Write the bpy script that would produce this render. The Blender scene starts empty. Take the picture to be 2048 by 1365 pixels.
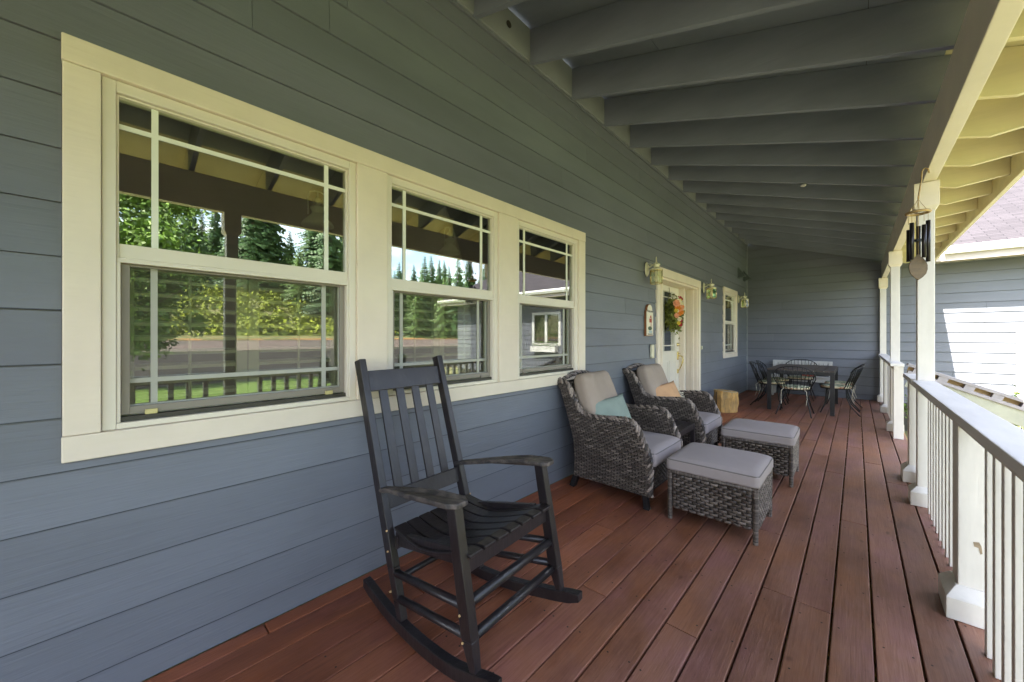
import bpy, bmesh, math, random
from mathutils import Vector, Matrix, noise
rnd = random.Random(7)
PI = math.pi
R = math.radians
S = bpy.context.scene
col = S.collection

# ------------------------------------------------------------------ camera, sky, sun, exposure
cam_d = bpy.data.cameras.new("camera"); cam = bpy.data.objects.new("camera", cam_d); col.objects.link(cam)
cam.location = (2.0, 0.0, 1.3); cam.rotation_euler = (R(90), 0, R(42.5))
cam_d.sensor_width = 36.0; cam_d.lens = 752.0/2048*36; cam_d.shift_y = -7.5/2048
cam_d.clip_start = 0.02; cam_d.clip_end = 1500
S.camera = cam

W = bpy.data.worlds.new("World"); S.world = W; W.use_nodes = True
wn = W.node_tree; wn.nodes.clear()
sky = wn.nodes.new('ShaderNodeTexSky'); sky.sky_type = 'NISHITA'; sky.sun_disc = False
sky.sun_elevation = R(50); sky.sun_rotation = R(188.5); sky.air_density = 1.0; sky.dust_density = 1.2
bgn = wn.nodes.new('ShaderNodeBackground'); bgn.inputs[1].default_value = 0.14
wo = wn.nodes.new('ShaderNodeOutputWorld')
tc = wn.nodes.new('ShaderNodeTexCoord'); cl = wn.nodes.new('ShaderNodeTexNoise')
cl.inputs['Scale'].default_value = 3.2; cl.inputs['Detail'].default_value = 6; cl.inputs['Roughness'].default_value = 0.6
mpw = wn.nodes.new('ShaderNodeMapping'); mpw.inputs['Scale'].default_value = (1, 1, 3.0)
cr = wn.nodes.new('ShaderNodeValToRGB'); cr.color_ramp.elements[0].position = 0.40; cr.color_ramp.elements[1].position = 0.72
mxw = wn.nodes.new('ShaderNodeMixRGB'); mxw.inputs[2].default_value = (6.2, 6.3, 6.7, 1)
wn.links.new(tc.outputs['Generated'], mpw.inputs[0]); wn.links.new(mpw.outputs[0], cl.inputs['Vector'])
wn.links.new(cl.outputs[0], cr.inputs[0]); wn.links.new(cr.outputs[0], mxw.inputs[0])
wn.links.new(sky.outputs[0], mxw.inputs[1]); wn.links.new(mxw.outputs[0], bgn.inputs[0]); wn.links.new(bgn.outputs[0], wo.inputs[0])

sd = bpy.data.lights.new("sun", 'SUN'); sd.energy = 4.5; sd.angle = R(0.5); sd.color = (1.0, 0.95, 0.87)
sun = bpy.data.objects.new("sun", sd); col.objects.link(sun); sun.location = (-3, -12, 20)
sun.rotation_euler = Vector((0.124, 0.83, -1.0)).to_track_quat('-Z', 'Y').to_euler()
S.view_settings.view_transform = 'Standard'; S.view_settings.look = 'None'
S.view_settings.exposure = 2.80; S.view_settings.gamma = 1.0; S.view_settings.use_curve_mapping = False
S.render.engine = 'CYCLES'
S.cycles.max_bounces = 10; S.cycles.diffuse_bounces = 5; S.cycles.transparent_max_bounces = 16

# ------------------------------------------------------------------ materials
def newmat(name):
    m = bpy.data.materials.new(name); m.use_nodes = True
    return m, m.node_tree.nodes, m.node_tree.links, m.node_tree.nodes['Principled BSDF']
def paint(name, c, rough=0.55, var=0.12, scale=(3, 3, 3), bump=0.0, bscale=(60, 60, 60), isl=0.0, metal=0.0, spec=0.5, c2=None, detail=5, thr=(0.35, 0.7), bdist=0.004):
    """base colour varied by noise; optional second colour (patches), optional grain bump, optional island variation"""
    m, N, L, P = newmat(name)
    tcn = N.new('ShaderNodeTexCoord'); mp = N.new('ShaderNodeMapping'); mp.inputs['Scale'].default_value = scale
    nz = N.new('ShaderNodeTexNoise'); nz.inputs['Scale'].default_value = 1.0; nz.inputs['Detail'].default_value = detail; nz.inputs['Roughness'].default_value = 0.62
    L.new(tcn.outputs['Object'], mp.inputs[0]); L.new(mp.outputs[0], nz.inputs['Vector'])
    ramp = N.new('ShaderNodeValToRGB'); ramp.color_ramp.elements[0].position = thr[0]; ramp.color_ramp.elements[1].position = thr[1]
    a = c2 if c2 else tuple(v*(1-var) for v in c); b = c if c2 else tuple(min(1, v*(1+var)) for v in c)
    ramp.color_ramp.elements[0].color = (*b, 1); ramp.color_ramp.elements[1].color = (*a, 1)
    L.new(nz.outputs[0], ramp.inputs[0]); out = ramp.outputs[0]
    if isl:
        g = N.new('ShaderNodeNewGeometry'); mr = N.new('ShaderNodeMapRange'); mr.inputs[3].default_value = 1-isl; mr.inputs[4].default_value = 1+isl
        L.new(g.outputs['Random Per Island'], mr.inputs[0]); mu = N.new('ShaderNodeVectorMath'); mu.operation = 'SCALE'
        L.new(out, mu.inputs[0]); L.new(mr.outputs[0], mu.inputs['Scale']); out = mu.outputs[0]
    L.new(out, P.inputs['Base Color']); P.inputs['Roughness'].default_value = rough; P.inputs['Metallic'].default_value = metal
    P.inputs['Specular IOR Level'].default_value = spec
    if bump:
        mp2 = N.new('ShaderNodeMapping'); mp2.inputs['Scale'].default_value = bscale; n2 = N.new('ShaderNodeTexNoise')
        n2.inputs['Scale'].default_value = 1.0; n2.inputs['Detail'].default_value = 4; n2.inputs['Distortion'].default_value = 0.4
        L.new(tcn.outputs['Object'], mp2.inputs[0]); L.new(mp2.outputs[0], n2.inputs['Vector'])
        b2 = N.new('ShaderNodeBump'); b2.inputs['Strength'].default_value = bump; b2.inputs['Distance'].default_value = bdist
        L.new(n2.outputs[0], b2.inputs['Height']); L.new(b2.outputs[0], P.inputs['Normal'])
    return m
M = {}
M['siding'] = paint('siding_paint', (0.163, 0.174, 0.201), 0.55, 0.12, (2, 0.6, 2), 0.45, (55, 5.0, 90), isl=0.06)
M['siding_end'] = paint('siding_paint_end', (0.158, 0.168, 0.196), 0.6, 0.10, (0.6, 2, 2), 0.45, (2.2, 60, 95), isl=0.05)
M['ceiling'] = paint('ceiling_paint', (0.198, 0.215, 0.262), 0.6, 0.10, (1.5, 5, 5), 0.3, (3, 60, 60), isl=0.04)
M['ceiling_light'] = paint('blocking_paint', (0.25, 0.265, 0.275), 0.6, 0.08)
M['trim'] = paint('cream_trim_paint', (0.80, 0.70, 0.57), 0.5, 0.05, (3, 3, 3), 0.35, (50, 4, 50), isl=0.02)
M['vinyl'] = paint('vinyl_frame', (0.78, 0.71, 0.60), 0.35, 0.03)
M['cream'] = paint('eave_cream_paint', (0.70, 0.62, 0.40), 0.55, 0.10, (1.2, 6, 6), 0.3, (3, 60, 60), isl=0.04)
M['white'] = paint('rail_white_paint', (0.67, 0.62, 0.565), 0.5, 0.07, (8, 8, 3), 0.35, (45, 45, 5), isl=0.04)
M['railcap'] = paint('rail_cap_paint', (0.74, 0.70, 0.68), 0.5, 0.08, (10, 2, 10), 0.3, (50, 5, 50))
M['rawwood'] = paint('raw_fir', (0.50, 0.33, 0.15), 0.7, 0.15, (5, 5, 5), 0.3)
M['black'] = paint('black_wood_paint', (0.018, 0.0135, 0.015), 0.34, 0.3, (10, 10, 4), 0.4, (60, 60, 8), isl=0.2, c2=(0.036, 0.029, 0.028), thr=(0.45, 0.75))
M['armwood'] = paint('weathered_arm_paint', (0.035, 0.03, 0.03), 0.55, 0.3, (14, 50, 14), 0.6, (20, 90, 20), c2=(0.13, 0.105, 0.09), thr=(0.42, 0.62))
M['wornrung'] = paint('worn_rung_paint', (0.020, 0.017, 0.019), 0.38, 0.3, (60, 6, 60), 0.5, (60, 8, 60), c2=(0.30, 0.27, 0.26), thr=(0.60, 0.70))
M['metal_black'] = paint('black_metal', (0.018, 0.018, 0.02), 0.4, 0.2, metal=0.3)
M['tabletop'] = paint('dark_slat_top', (0.080, 0.060, 0.052), 0.45, 0.25, (5, 30, 5), 0.2, isl=0.15)
M['wicker'] = None
M['cushion'] = paint('taupe_canvas', (0.37, 0.295, 0.24), 0.85, 0.06, (4, 4, 4), 0.25, (25, 25, 25), spec=0.2, bdist=0.006)
M['seatcush'] = paint('grey_canvas', (0.345, 0.30, 0.295), 0.85, 0.05, (4, 4, 4), 0.25, (20, 20, 20), spec=0.2, bdist=0.006)
M['piping'] = paint('piping_fabric', (0.16, 0.14, 0.13), 0.8, 0.05)
M['green_fab'] = paint('sage_fabric', (0.27, 0.32, 0.275), 0.9, 0.08, (8, 8, 8), 0.2, spec=0.2)
M['orange_fab'] = paint('apricot_fabric', (0.60, 0.35, 0.19), 0.9, 0.08, (8, 8, 8), 0.2, spec=0.2)
M['floral'] = paint('floral_fabric', (0.55, 0.55, 0.42), 0.9, 0.2, (22, 22, 22), 0, c2=(0.10, 0.15, 0.09), thr=(0.45, 0.55), spec=0.2)
M['floral_warm'] = paint('floral_trim_fabric', (0.70, 0.62, 0.42), 0.9, 0.2, (24, 24, 24), 0, c2=(0.42, 0.10, 0.05), thr=(0.52, 0.62), spec=0.2)
M['brass'] = paint('brass', (0.80, 0.66, 0.30), 0.22, 0.05, metal=1.0)
M['doorpaint'] = paint('door_paint', (0.76, 0.71, 0.62), 0.4, 0.03)
M['screenframe'] = paint('taupe_screen_frame', (0.27, 0.24, 0.20), 0.45, 0.05)
M['darktrack'] = paint('dark_track', (0.05, 0.045, 0.035), 0.5, 0.1)
M['shutter'] = paint('shutter_white', (0.84, 0.84, 0.74), 0.5, 0.03)
M['room'] = paint('interior_wall', (0.36, 0.29, 0.17), 0.8, 0.1)
M['roomfloor'] = paint('interior_floor', (0.12, 0.07, 0.04), 0.5, 0.2)
M['lampwhite'] = paint('antique_white_metal', (0.72, 0.68, 0.50), 0.4, 0.1, (20, 20, 20))
M['pendwhite'] = paint('pendant_enamel', (0.86, 0.86, 0.80), 0.3, 0.03)
M['plaque'] = paint('plaque_cream', (0.76, 0.70, 0.56), 0.6, 0.06, (15, 15, 15))
M['brownedge'] = paint('plaque_edge_wood', (0.24, 0.09, 0.03), 0.6, 0.2, (12, 12, 12))
M['ink'] = paint('dark_ink', (0.03, 0.025, 0.02), 0.7, 0.05)
M['redink'] = paint('red_paint', (0.45, 0.08, 0.04), 0.7, 0.2, (40, 40, 40))
M['greenink'] = paint('green_paint', (0.09, 0.12, 0.07), 0.7, 0.2, (40, 40, 40))
M['blueink'] = paint('pale_blue_paint', (0.40, 0.50, 0.52), 0.7, 0.1)
M['vent'] = paint('vent_hood_paint', (0.085, 0.10, 0.10), 0.55, 0.1)
M['copper'] = paint('weathered_brass_ring', (0.42, 0.28, 0.12), 0.45, 0.25, (30, 30, 30), metal=0.6)
M['sail'] = paint('chime_sail_wood', (0.10, 0.062, 0.030), 0.55, 0.3, (10, 10, 30))
M['chimetube'] = paint('chime_tube_metal', (0.03, 0.026, 0.028), 0.3, 0.2, metal=0.7)
M['log'] = paint('split_log', (0.62, 0.36, 0.11), 0.75, 0.3, (14, 14, 3), 0.8, (60, 60, 6), c2=(0.30, 0.19, 0.08), thr=(0.4, 0.62), bdist=0.01)
M['logtop'] = paint('log_end_grain', (0.55, 0.44, 0.28), 0.8, 0.2, (20, 20, 20), 0.4)
M['benchwhite'] = paint('bench_white', (0.52, 0.51, 0.49), 0.5, 0.06, (10, 10, 10))
M['rust'] = paint('worn_chair_paint', (0.62, 0.58, 0.48), 0.6, 0.2, (30, 30, 30))
M['gutter'] = paint('white_gutter', (0.80, 0.79, 0.76), 0.4, 0.03)
M['leafa'] = paint('broadleaf_green', (0.12, 0.20, 0.03), 0.5, 0.2, isl=0.45)
M['conifer'] = paint('conifer_green', (0.045, 0.095, 0.028), 0.6, 0.2, (0.5, 0.5, 0.5), isl=0.4)
M['conifer2'] = paint('young_conifer_green', (0.09, 0.16, 0.035), 0.6, 0.2, (0.5, 0.5, 0.5), isl=0.35)
M['brushleaf'] = paint('brush_leaf', (0.20, 0.235, 0.018), 0.7, 0.3, (0.3, 0.3, 0.3), isl=0.5)
M['bark'] = paint('bark', (0.12, 0.085, 0.06), 0.9, 0.3, (4, 4, 1), 0.5)
M['flower_peach'] = paint('peach_petals', (0.80, 0.36, 0.20), 0.7, 0.1, isl=0.15)
M['flower_orange'] = paint('orange_petals', (0.80, 0.28, 0.04), 0.7, 0.1, isl=0.15)
M['flower_cream'] = paint('cream_petals', (0.80, 0.72, 0.48), 0.7, 0.1, isl=0.1)
M['flower_yellow'] = paint('yellow_petals', (0.70, 0.52, 0.06), 0.7, 0.1, isl=0.15)
M['flower_red'] = paint('crimson_petals', (0.45, 0.02, 0.05), 0.7, 0.1, isl=0.3)
M['wreathleaf'] = paint('wreath_leaf', (0.17, 0.19, 0.03), 0.7, 0.2, isl=0.5)
M['latch'] = paint('cream_latch', (0.62, 0.54, 0.24), 0.4, 0.05)
M['fasciapaint'] = paint('fascia_paint', (0.46, 0.40, 0.36), 0.5, 0.05)
M['greyrail'] = paint('weathered_rail_paint', (0.33, 0.30, 0.31), 0.6, 0.15, (8, 8, 8))
M['greyboard'] = paint('weathered_board_paint', (0.40, 0.40, 0.32), 0.6, 0.12, (8, 8, 8))
M['lap_shade'] = paint('painted_lap_shadow', (0.055, 0.062, 0.075), 0.7, 0.15)  # dark colour stands in for the shade under each siding lap
M['peel'] = paint('bare_wood_patch', (0.30, 0.22, 0.14), 0.8, 0.2, (20, 20, 40))

def mat_wicker(nm='resin_wicker', k=1.0, k0=1.0):
    m, N, L, P = newmat(nm)
    g = N.new('ShaderNodeNewGeometry'); r = N.new('ShaderNodeValToRGB'); e = r.color_ramp.elements
    e[0].position = 0; e[0].color = (0.062, 0.047, 0.040, 1); e[1].position = 1; e[1].color = (0.215, 0.175, 0.148, 1)
    for p, c in ((0.3, (0.085, 0.066, 0.055, 1)), (0.6, (0.110, 0.087, 0.074, 1)), (0.85, (0.148, 0.119, 0.101, 1))):
        q = e.new(p); q.color = c
    tcn = N.new('ShaderNodeTexCoord'); mp = N.new('ShaderNodeMapping'); mp.inputs['Scale'].default_value = (25, 25, 400)
    n2 = N.new('ShaderNodeTexNoise'); n2.inputs['Scale'].default_value = 1; L.new(tcn.outputs['Object'], mp.inputs[0]); L.new(mp.outputs[0], n2.inputs['Vector'])
    mr = N.new('ShaderNodeMapRange'); mr.inputs[1].default_value = 0.3; mr.inputs[2].default_value = 0.7; mr.inputs[3].default_value = 0.65; mr.inputs[4].default_value = 1.35
    L.new(n2.outputs[0], mr.inputs[0]); v = N.new('ShaderNodeVectorMath'); v.operation = 'SCALE'
    L.new(g.outputs['Random Per Island'], r.inputs[0]); L.new(r.outputs[0], v.inputs[0]); L.new(mr.outputs[0], v.inputs['Scale'])
    for q in e: q.color = tuple(c*(k if q.position > .5 else k0) for c in q.color[:3])+(1,)
    L.new(v.outputs[0], P.inputs['Base Color']); P.inputs['Roughness'].default_value = 0.34
    return m
M['wicker'] = mat_wicker(); M['braid'] = mat_wicker('braided_wicker', 2.1, 0.6)
M['wickerback'] = paint('wicker_gap_dark', (0.018, 0.014, 0.012), 0.7, 0.1)

def mat_deck():
    m, N, L, P = newmat('stained_deck_wood')
    tcn = N.new('ShaderNodeTexCoord'); g = N.new('ShaderNodeNewGeometry')
    off = N.new('ShaderNodeVectorMath'); off.operation = 'SCALE'; off.inputs[0].default_value = (0, 37, 0); L.new(g.outputs['Random Per Island'], off.inputs['Scale'])
    ad = N.new('ShaderNodeVectorMath'); ad.operation = 'ADD'; L.new(tcn.outputs['Object'], ad.inputs[0]); L.new(off.outputs[0], ad.inputs[1])
    def nz(sc, det=5, dist=0.0, src=ad):
        mp = N.new('ShaderNodeMapping'); mp.inputs['Scale'].default_value = sc; n = N.new('ShaderNodeTexNoise'); n.inputs['Scale'].default_value = 1
        n.inputs['Detail'].default_value = det; n.inputs['Distortion'].default_value = dist; n.inputs['Roughness'].default_value = 0.65
        L.new(src.outputs[0], mp.inputs[0]); L.new(mp.outputs[0], n.inputs['Vector']); return n
    def ramp(src, stops):
        r = N.new('ShaderNodeValToRGB'); e = r.color_ramp.elements
        e[0].position, e[0].color = stops[0][0], (*stops[0][1], 1); e[1].position, e[1].color = stops[-1][0], (*stops[-1][1], 1)
        for p, c in stops[1:-1]:
            q = e.new(p); q.color = (*c, 1)
        L.new(src.outputs[0], r.inputs[0]); return r
    def mix(f, a, b, mode='MIX'):
        x = N.new('ShaderNodeMixRGB'); x.blend_type = mode
        if isinstance(f, float): x.inputs[0].default_value = f
        else: L.new(f, x.inputs[0])
        L.new(a, x.inputs[1]); L.new(b, x.inputs[2]); return x
    hue = nz((3.5, 1.6, 3), 4); grain = nz((95, 3.2, 95), 6, 1.6); blot = nz((2.2, 1.1, 2), 5); fine = nz((160, 9, 160), 3)
    knots = nz((9, 5, 9), 2)
    gcol = ramp(grain, [(0.28, (0.190, 0.084, 0.055)), (0.5, (0.252, 0.118, 0.080)), (0.74, (0.305, 0.155, 0.112))])
    bcol = ramp(blot, [(0.34, (0.66, 0.60, 0.57)), (0.5, (1.0, 1.0, 1.0)), (0.66, (1.25, 1.28, 1.34))])
    hcol = ramp(hue, [(0.36, (1.06, 0.98, 0.80)), (0.5, (1.0, 1.0, 1.0)), (0.64, (1.0, 0.98, 1.22))])
    c0 = mix(1.0, gcol.outputs[0], hcol.outputs[0], 'MULTIPLY'); c1 = mix(1.0, c0.outputs[0], bcol.outputs[0], 'MULTIPLY')
    dk = ramp(knots, [(0.70, (1, 1, 1)), (0.78, (0.45, 0.4, 0.4))])
    c2 = mix(1.0, c1.outputs[0], dk.outputs[0], 'MULTIPLY')
    # redder close to the house wall (x small), fading out towards the outer boards
    sep = N.new('ShaderNodeSeparateXYZ'); L.new(tcn.outputs['Object'], sep.inputs[0])
    mr = N.new('ShaderNodeMapRange'); mr.inputs[1].default_value = 0.3; mr.inputs[2].default_value = 1.5; mr.inputs[3].default_value = 1.0; mr.inputs[4].default_value = 0.0
    L.new(sep.outputs[0], mr.inputs[0]); red = N.new('ShaderNodeRGB'); red.outputs[0].default_value = (1.10, 0.74, 0.50, 1)
    c3 = mix(mr.outputs[0], c2.outputs[0], c2.outputs[0]); mm = mix(1.0, c2.outputs[0], red.outputs[0], 'MULTIPLY'); L.new(mm.outputs[0], c3.inputs[2])
    sc = N.new('ShaderNodeVectorMath'); sc.operation = 'SCALE'; m2 = N.new('ShaderNodeMapRange'); m2.inputs[3].default_value = 0.86; m2.inputs[4].default_value = 1.12
    L.new(g.outputs['Random Per Island'], m2.inputs[0]); L.new(c3.outputs[0], sc.inputs[0]); L.new(m2.outputs[0], sc.inputs['Scale'])
    spk = nz((90, 60, 90), 2, src=tcn); spr = ramp(spk, [(0.775, (0, 0, 0)), (0.80, (1, 1, 1))])
    pale = N.new('ShaderNodeRGB'); pale.outputs[0].default_value = (0.5, 0.4, 0.36, 1)
    c4 = mix(spr.outputs[0], sc.outputs[0], pale.outputs[0])
    L.new(c4.outputs[0], P.inputs['Base Color'])
    rr = N.new('ShaderNodeMapRange'); rr.inputs[3].default_value = 0.34; rr.inputs[4].default_value = 0.60; L.new(blot.outputs[0], rr.inputs[0]); L.new(rr.outputs[0], P.inputs['Roughness'])
    b = N.new('ShaderNodeBump'); b.inputs['Strength'].default_value = 0.6; b.inputs['Distance'].default_value = 0.003; L.new(grain.outputs[0], b.inputs['Height'])
    b2 = N.new('ShaderNodeBump'); b2.inputs['Strength'].default_value = 0.3; b2.inputs['Distance'].default_value = 0.002; L.new(fine.outputs[0], b2.inputs['Height']); L.new(b.outputs[0], b2.inputs['Normal'])
    L.new(b2.outputs[0], P.inputs['Normal'])
    return m
M['deck'] = mat_deck()

def mat_glass(name, base, k, tint):
    m, N, L, P = newmat(name); N.remove(P)
    out = N['Material Output']; tr = N.new('ShaderNodeBsdfTransparent'); tr.inputs[0].default_value = (*tint, 1)
    gl = N.new('ShaderNodeBsdfGlossy'); gl.inputs['Roughness'].default_value = 0.0; gl.inputs['Color'].default_value = (0.95, 0.97, 0.93, 1)
    fr = N.new('ShaderNodeFresnel'); fr.inputs[0].default_value = 1.5
    ma = N.new('ShaderNodeMath'); ma.operation = 'MULTIPLY_ADD'; ma.inputs[1].default_value = k; ma.inputs[2].default_value = base; ma.use_clamp = True
    mx = N.new('ShaderNodeMixShader'); L.new(fr.outputs[0], ma.inputs[0]); L.new(ma.outputs[0], mx.inputs[0]); L.new(tr.outputs[0], mx.inputs[1]); L.new(gl.outputs[0], mx.inputs[2]); L.new(mx.outputs[0], out.inputs[0])
    return m
M['glass'] = mat_glass('window_glass', 0.15, 1.7, (0.86, 0.87, 0.76))
M['lampglass'] = mat_glass('bevelled_lamp_glass', 0.06, 1.0, (0.94, 0.90, 0.74))
def mat_screen():
    m, N, L, P = newmat('insect_screen'); out = N['Material Output']
    tr = N.new('ShaderNodeBsdfTransparent'); mx = N.new('ShaderNodeMixShader'); mx.inputs[0].default_value = 0.28
    P.inputs['Base Color'].default_value = (0.10, 0.095, 0.07, 1); P.inputs['Roughness'].default_value = 0.7
    L.new(tr.outputs[0], mx.inputs[1]); L.new(P.outputs[0], mx.inputs[2]); L.new(mx.outputs[0], out.inputs[0]); return m
M['screen'] = mat_screen()
def mat_shingle():
    m, N, L, P = newmat('asphalt_shingles')
    tcn = N.new('ShaderNodeTexCoord'); bk = N.new('ShaderNodeTexBrick'); bk.inputs['Scale'].default_value = 1
    bk.inputs['Brick Width'].default_value = 0.32; bk.inputs['Row Height'].default_value = 0.10; bk.inputs['Mortar Size'].default_value = 0.006; bk.inputs['Bias'].default_value = 0.1
    bk.inputs['Color1'].default_value = (0.034, 0.027, 0.029, 1); bk.inputs['Color2'].default_value = (0.050, 0.041, 0.044, 1); bk.inputs['Mortar'].default_value = (0.012, 0.009, 0.010, 1)
    L.new(tcn.outputs['Object'], bk.inputs['Vector']); nz = N.new('ShaderNodeTexNoise'); nz.inputs['Scale'].default_value = 60; L.new(tcn.outputs['Object'], nz.inputs['Vector'])
    mx = N.new('ShaderNodeMixRGB'); mx.blend_type = 'OVERLAY'; mx.inputs[0].default_value = 0.5; L.new(bk.outputs[0], mx.inputs[1]); L.new(nz.outputs[0], mx.inputs[2]); L.new(mx.outputs[0], P.inputs['Base Color'])
    P.inputs['Roughness'].default_value = 0.9; return m
M['shingle'] = mat_shingle()
M['lawn'] = paint('lawn_grass', (0.150, 0.170, 0.066), 0.9, 0.2, (0.35, 0.35, 0.35), 0.8, (30, 30, 30), c2=(0.25, 0.22, 0.10), thr=(0.40, 0.65), bdist=0.05)
M['palegravel'] = paint('pale_gravel', (0.17, 0.125, 0.115), 0.95, 0.15, (0.15, 0.15, 0.15), 0.5, c2=(0.12, 0.10, 0.09), thr=(0.5, 0.6))
M['greenlawn'] = paint('green_lawn', (0.115, 0.190, 0.028), 0.9, 0.2, (0.5, 0.5, 0.5), 0.8, (30, 30, 30), bdist=0.05)
M['gravel'] = paint('gravel', (0.028, 0.022, 0.021), 0.95, 0.2, (0.6, 0.6, 0.6), 0.8, (20, 20, 20), bdist=0.03)
M['hill'] = paint('brushy_bank', (0.14, 0.17, 0.02), 0.95, 0.3, (0.5, 0.5, 0.5), 0.9, (2, 2, 2), c2=(0.05, 0.085, 0.015), thr=(0.42, 0.62), bdist=0.4)
M['dirt'] = paint('orange_dirt', (0.36, 0.17, 0.06), 0.95, 0.2, (0.35, 0.35, 1.5), 0.5, c2=(0.10, 0.10, 0.03), thr=(0.48, 0.56))
M['needle'] = M['conifer']

# ------------------------------------------------------------------ mesh helpers
def quad(bm, pts):
    try: return bm.faces.new([bm.verts.new(p) for p in pts])
    except ValueError: return None
def hexa(bm, p):      # 8 points: bottom ring 0-3, top ring 4-7
    v = [bm.verts.new(q) for q in p]
    for f in ((3, 2, 1, 0), (4, 5, 6, 7), (0, 1, 5, 4), (1, 2, 6, 5), (2, 3, 7, 6), (3, 0, 4, 7)):
        bm.faces.new([v[i] for i in f])
def box(bm, x0, x1, y0, y1, z0, z1):
    hexa(bm, [(x0, y0, z0), (x1, y0, z0), (x1, y1, z0), (x0, y1, z0), (x0, y0, z1), (x1, y0, z1), (x1, y1, z1), (x0, y1, z1)])
def bar(bm, a, b, w, h, up=(0, 0, 1), w2=None, h2=None):    # rectangular bar from a to b; w across, h along up
    a = Vector(a); b = Vector(b); d = (b-a).normalized(); up = Vector(up)
    sx = d.cross(up)
    if sx.length < 1e-4: sx = d.cross(Vector((0, 1, 0)))
    sx.normalize(); uz = sx.cross(d).normalized(); w2 = w2 or w; h2 = h2 or h
    r = []
    for p, ww, hh in ((a, w, h), (b, w2, h2)):
        r.append([p - sx*ww/2 - uz*hh/2, p + sx*ww/2 - uz*hh/2, p + sx*ww/2 + uz*hh/2, p - sx*ww/2 + uz*hh/2])
    hexa(bm, r[0]+r[1])
def frames(pts):
    out = []; n = len(pts); prev = None
    for i in range(n):
        d = (Vector(pts[min(i+1, n-1)]) - Vector(pts[max(i-1, 0)])).normalized()
        if prev is None:
            u = Vector((0, 0, 1)) if abs(d.z) < 0.9 else Vector((1, 0, 0))
            u = (u - d*u.dot(d)).normalized()
        else: u = (prev - d*prev.dot(d)).normalized()
        prev = u; out.append((d, u, d.cross(u)))
    return out
def tube(bm, pts, r, n=8, cap=True):
    fr = frames(pts); rings = []
    for i, p in enumerate(pts):
        rr = r[i] if isinstance(r, (list, tuple)) else r; d, u, s = fr[i]
        rings.append([bm.verts.new(Vector(p) + (u*math.cos(2*PI*k/n) + s*math.sin(2*PI*k/n))*rr) for k in range(n)])
    for a, b in zip(rings, rings[1:]):
        for k in range(n): bm.faces.new((a[k], a[(k+1) % n], b[(k+1) % n], b[k]))
    if cap: bm.faces.new(rings[0][::-1]); bm.faces.new(rings[-1])
def lathe(bm, prof, c=(0, 0, 0), n=16):
    rings = []
    for r, z in prof:
        rings.append([bm.verts.new((c[0]+r*math.cos(2*PI*k/n), c[1]+r*math.sin(2*PI*k/n), c[2]+z)) for k in range(n)])
    for a, b in zip(rings, rings[1:]):
        for k in range(n): bm.faces.new((a[k], a[(k+1) % n], b[(k+1) % n], b[k]))
    bm.faces.new(rings[0][::-1]); bm.faces.new(rings[-1])
def prism(bm, poly, f0, f1):    # poly of 2D points, f0/f1 map 2D -> 3D
    a = [bm.verts.new(f0(p)) for p in poly]; b = [bm.verts.new(f1(p)) for p in poly]; n = len(poly)
    bm.faces.new(a[::-1]); bm.faces.new(b)
    for k in range(n): bm.faces.new((a[k], a[(k+1) % n], b[(k+1) % n], b[k]))
def ball(bm, c, r, sub=1, sq=(1, 1, 1)):
    g = bmesh.ops.create_icosphere(bm, subdivisions=sub, radius=r)
    for v in g['verts']: v.co = Vector((v.co.x*sq[0], v.co.y*sq[1], v.co.z*sq[2])) + Vector(c)
def NB(): return bmesh.new()
def obj(name, bm, mat, parent=None, bevel=0.0, smooth=False, label=None, loc=None):
    bmesh.ops.recalc_face_normals(bm, faces=bm.faces)
    me = bpy.data.meshes.new(name); bm.to_mesh(me); bm.free(); me.materials.append(mat)
    if smooth: me.polygons.foreach_set('use_smooth', [True]*len(me.polygons))
    o = bpy.data.objects.new(name, me); col.objects.link(o)
    if loc: o.location = loc
    if parent: o.parent = parent
    if bevel:
        b = o.modifiers.new('bevel', 'BEVEL'); b.width = bevel; b.segments = 2; b.limit_method = 'ANGLE'
    if label: o['label'] = label
    return o
def tag(o, label, cat, group=None):
    o['label'] = label; o['category'] = cat
    if group: o['group'] = group
    return o
def thing(name, label, cat, loc=(0, 0, 0), rz=0, group=None):
    o = bpy.data.objects.new(name, None); col.objects.link(o); o.location = loc; o.rotation_euler = (0, 0, rz); o.empty_display_size = 0.1
    return tag(o, label, cat, group)
def struct(name, bm, mat, label, smooth=False):
    o = obj(name, bm, mat, smooth=smooth); o['kind'] = 'structure'; o['label'] = label; o['category'] = name.replace('_', ' '); return o
def dup(root, loc, rz=0, label=None, scale=None):
    r = root.copy(); col.objects.link(r); r.location = loc; r.rotation_euler = (0, 0, rz)
    if scale: r.scale = scale
    if label: r['label'] = label
    for ch in root.children:
        c = ch.copy(); col.objects.link(c); c.parent = r
        for g in ch.children:
            d = g.copy(); col.objects.link(d); d.parent = c
    return r
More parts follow.
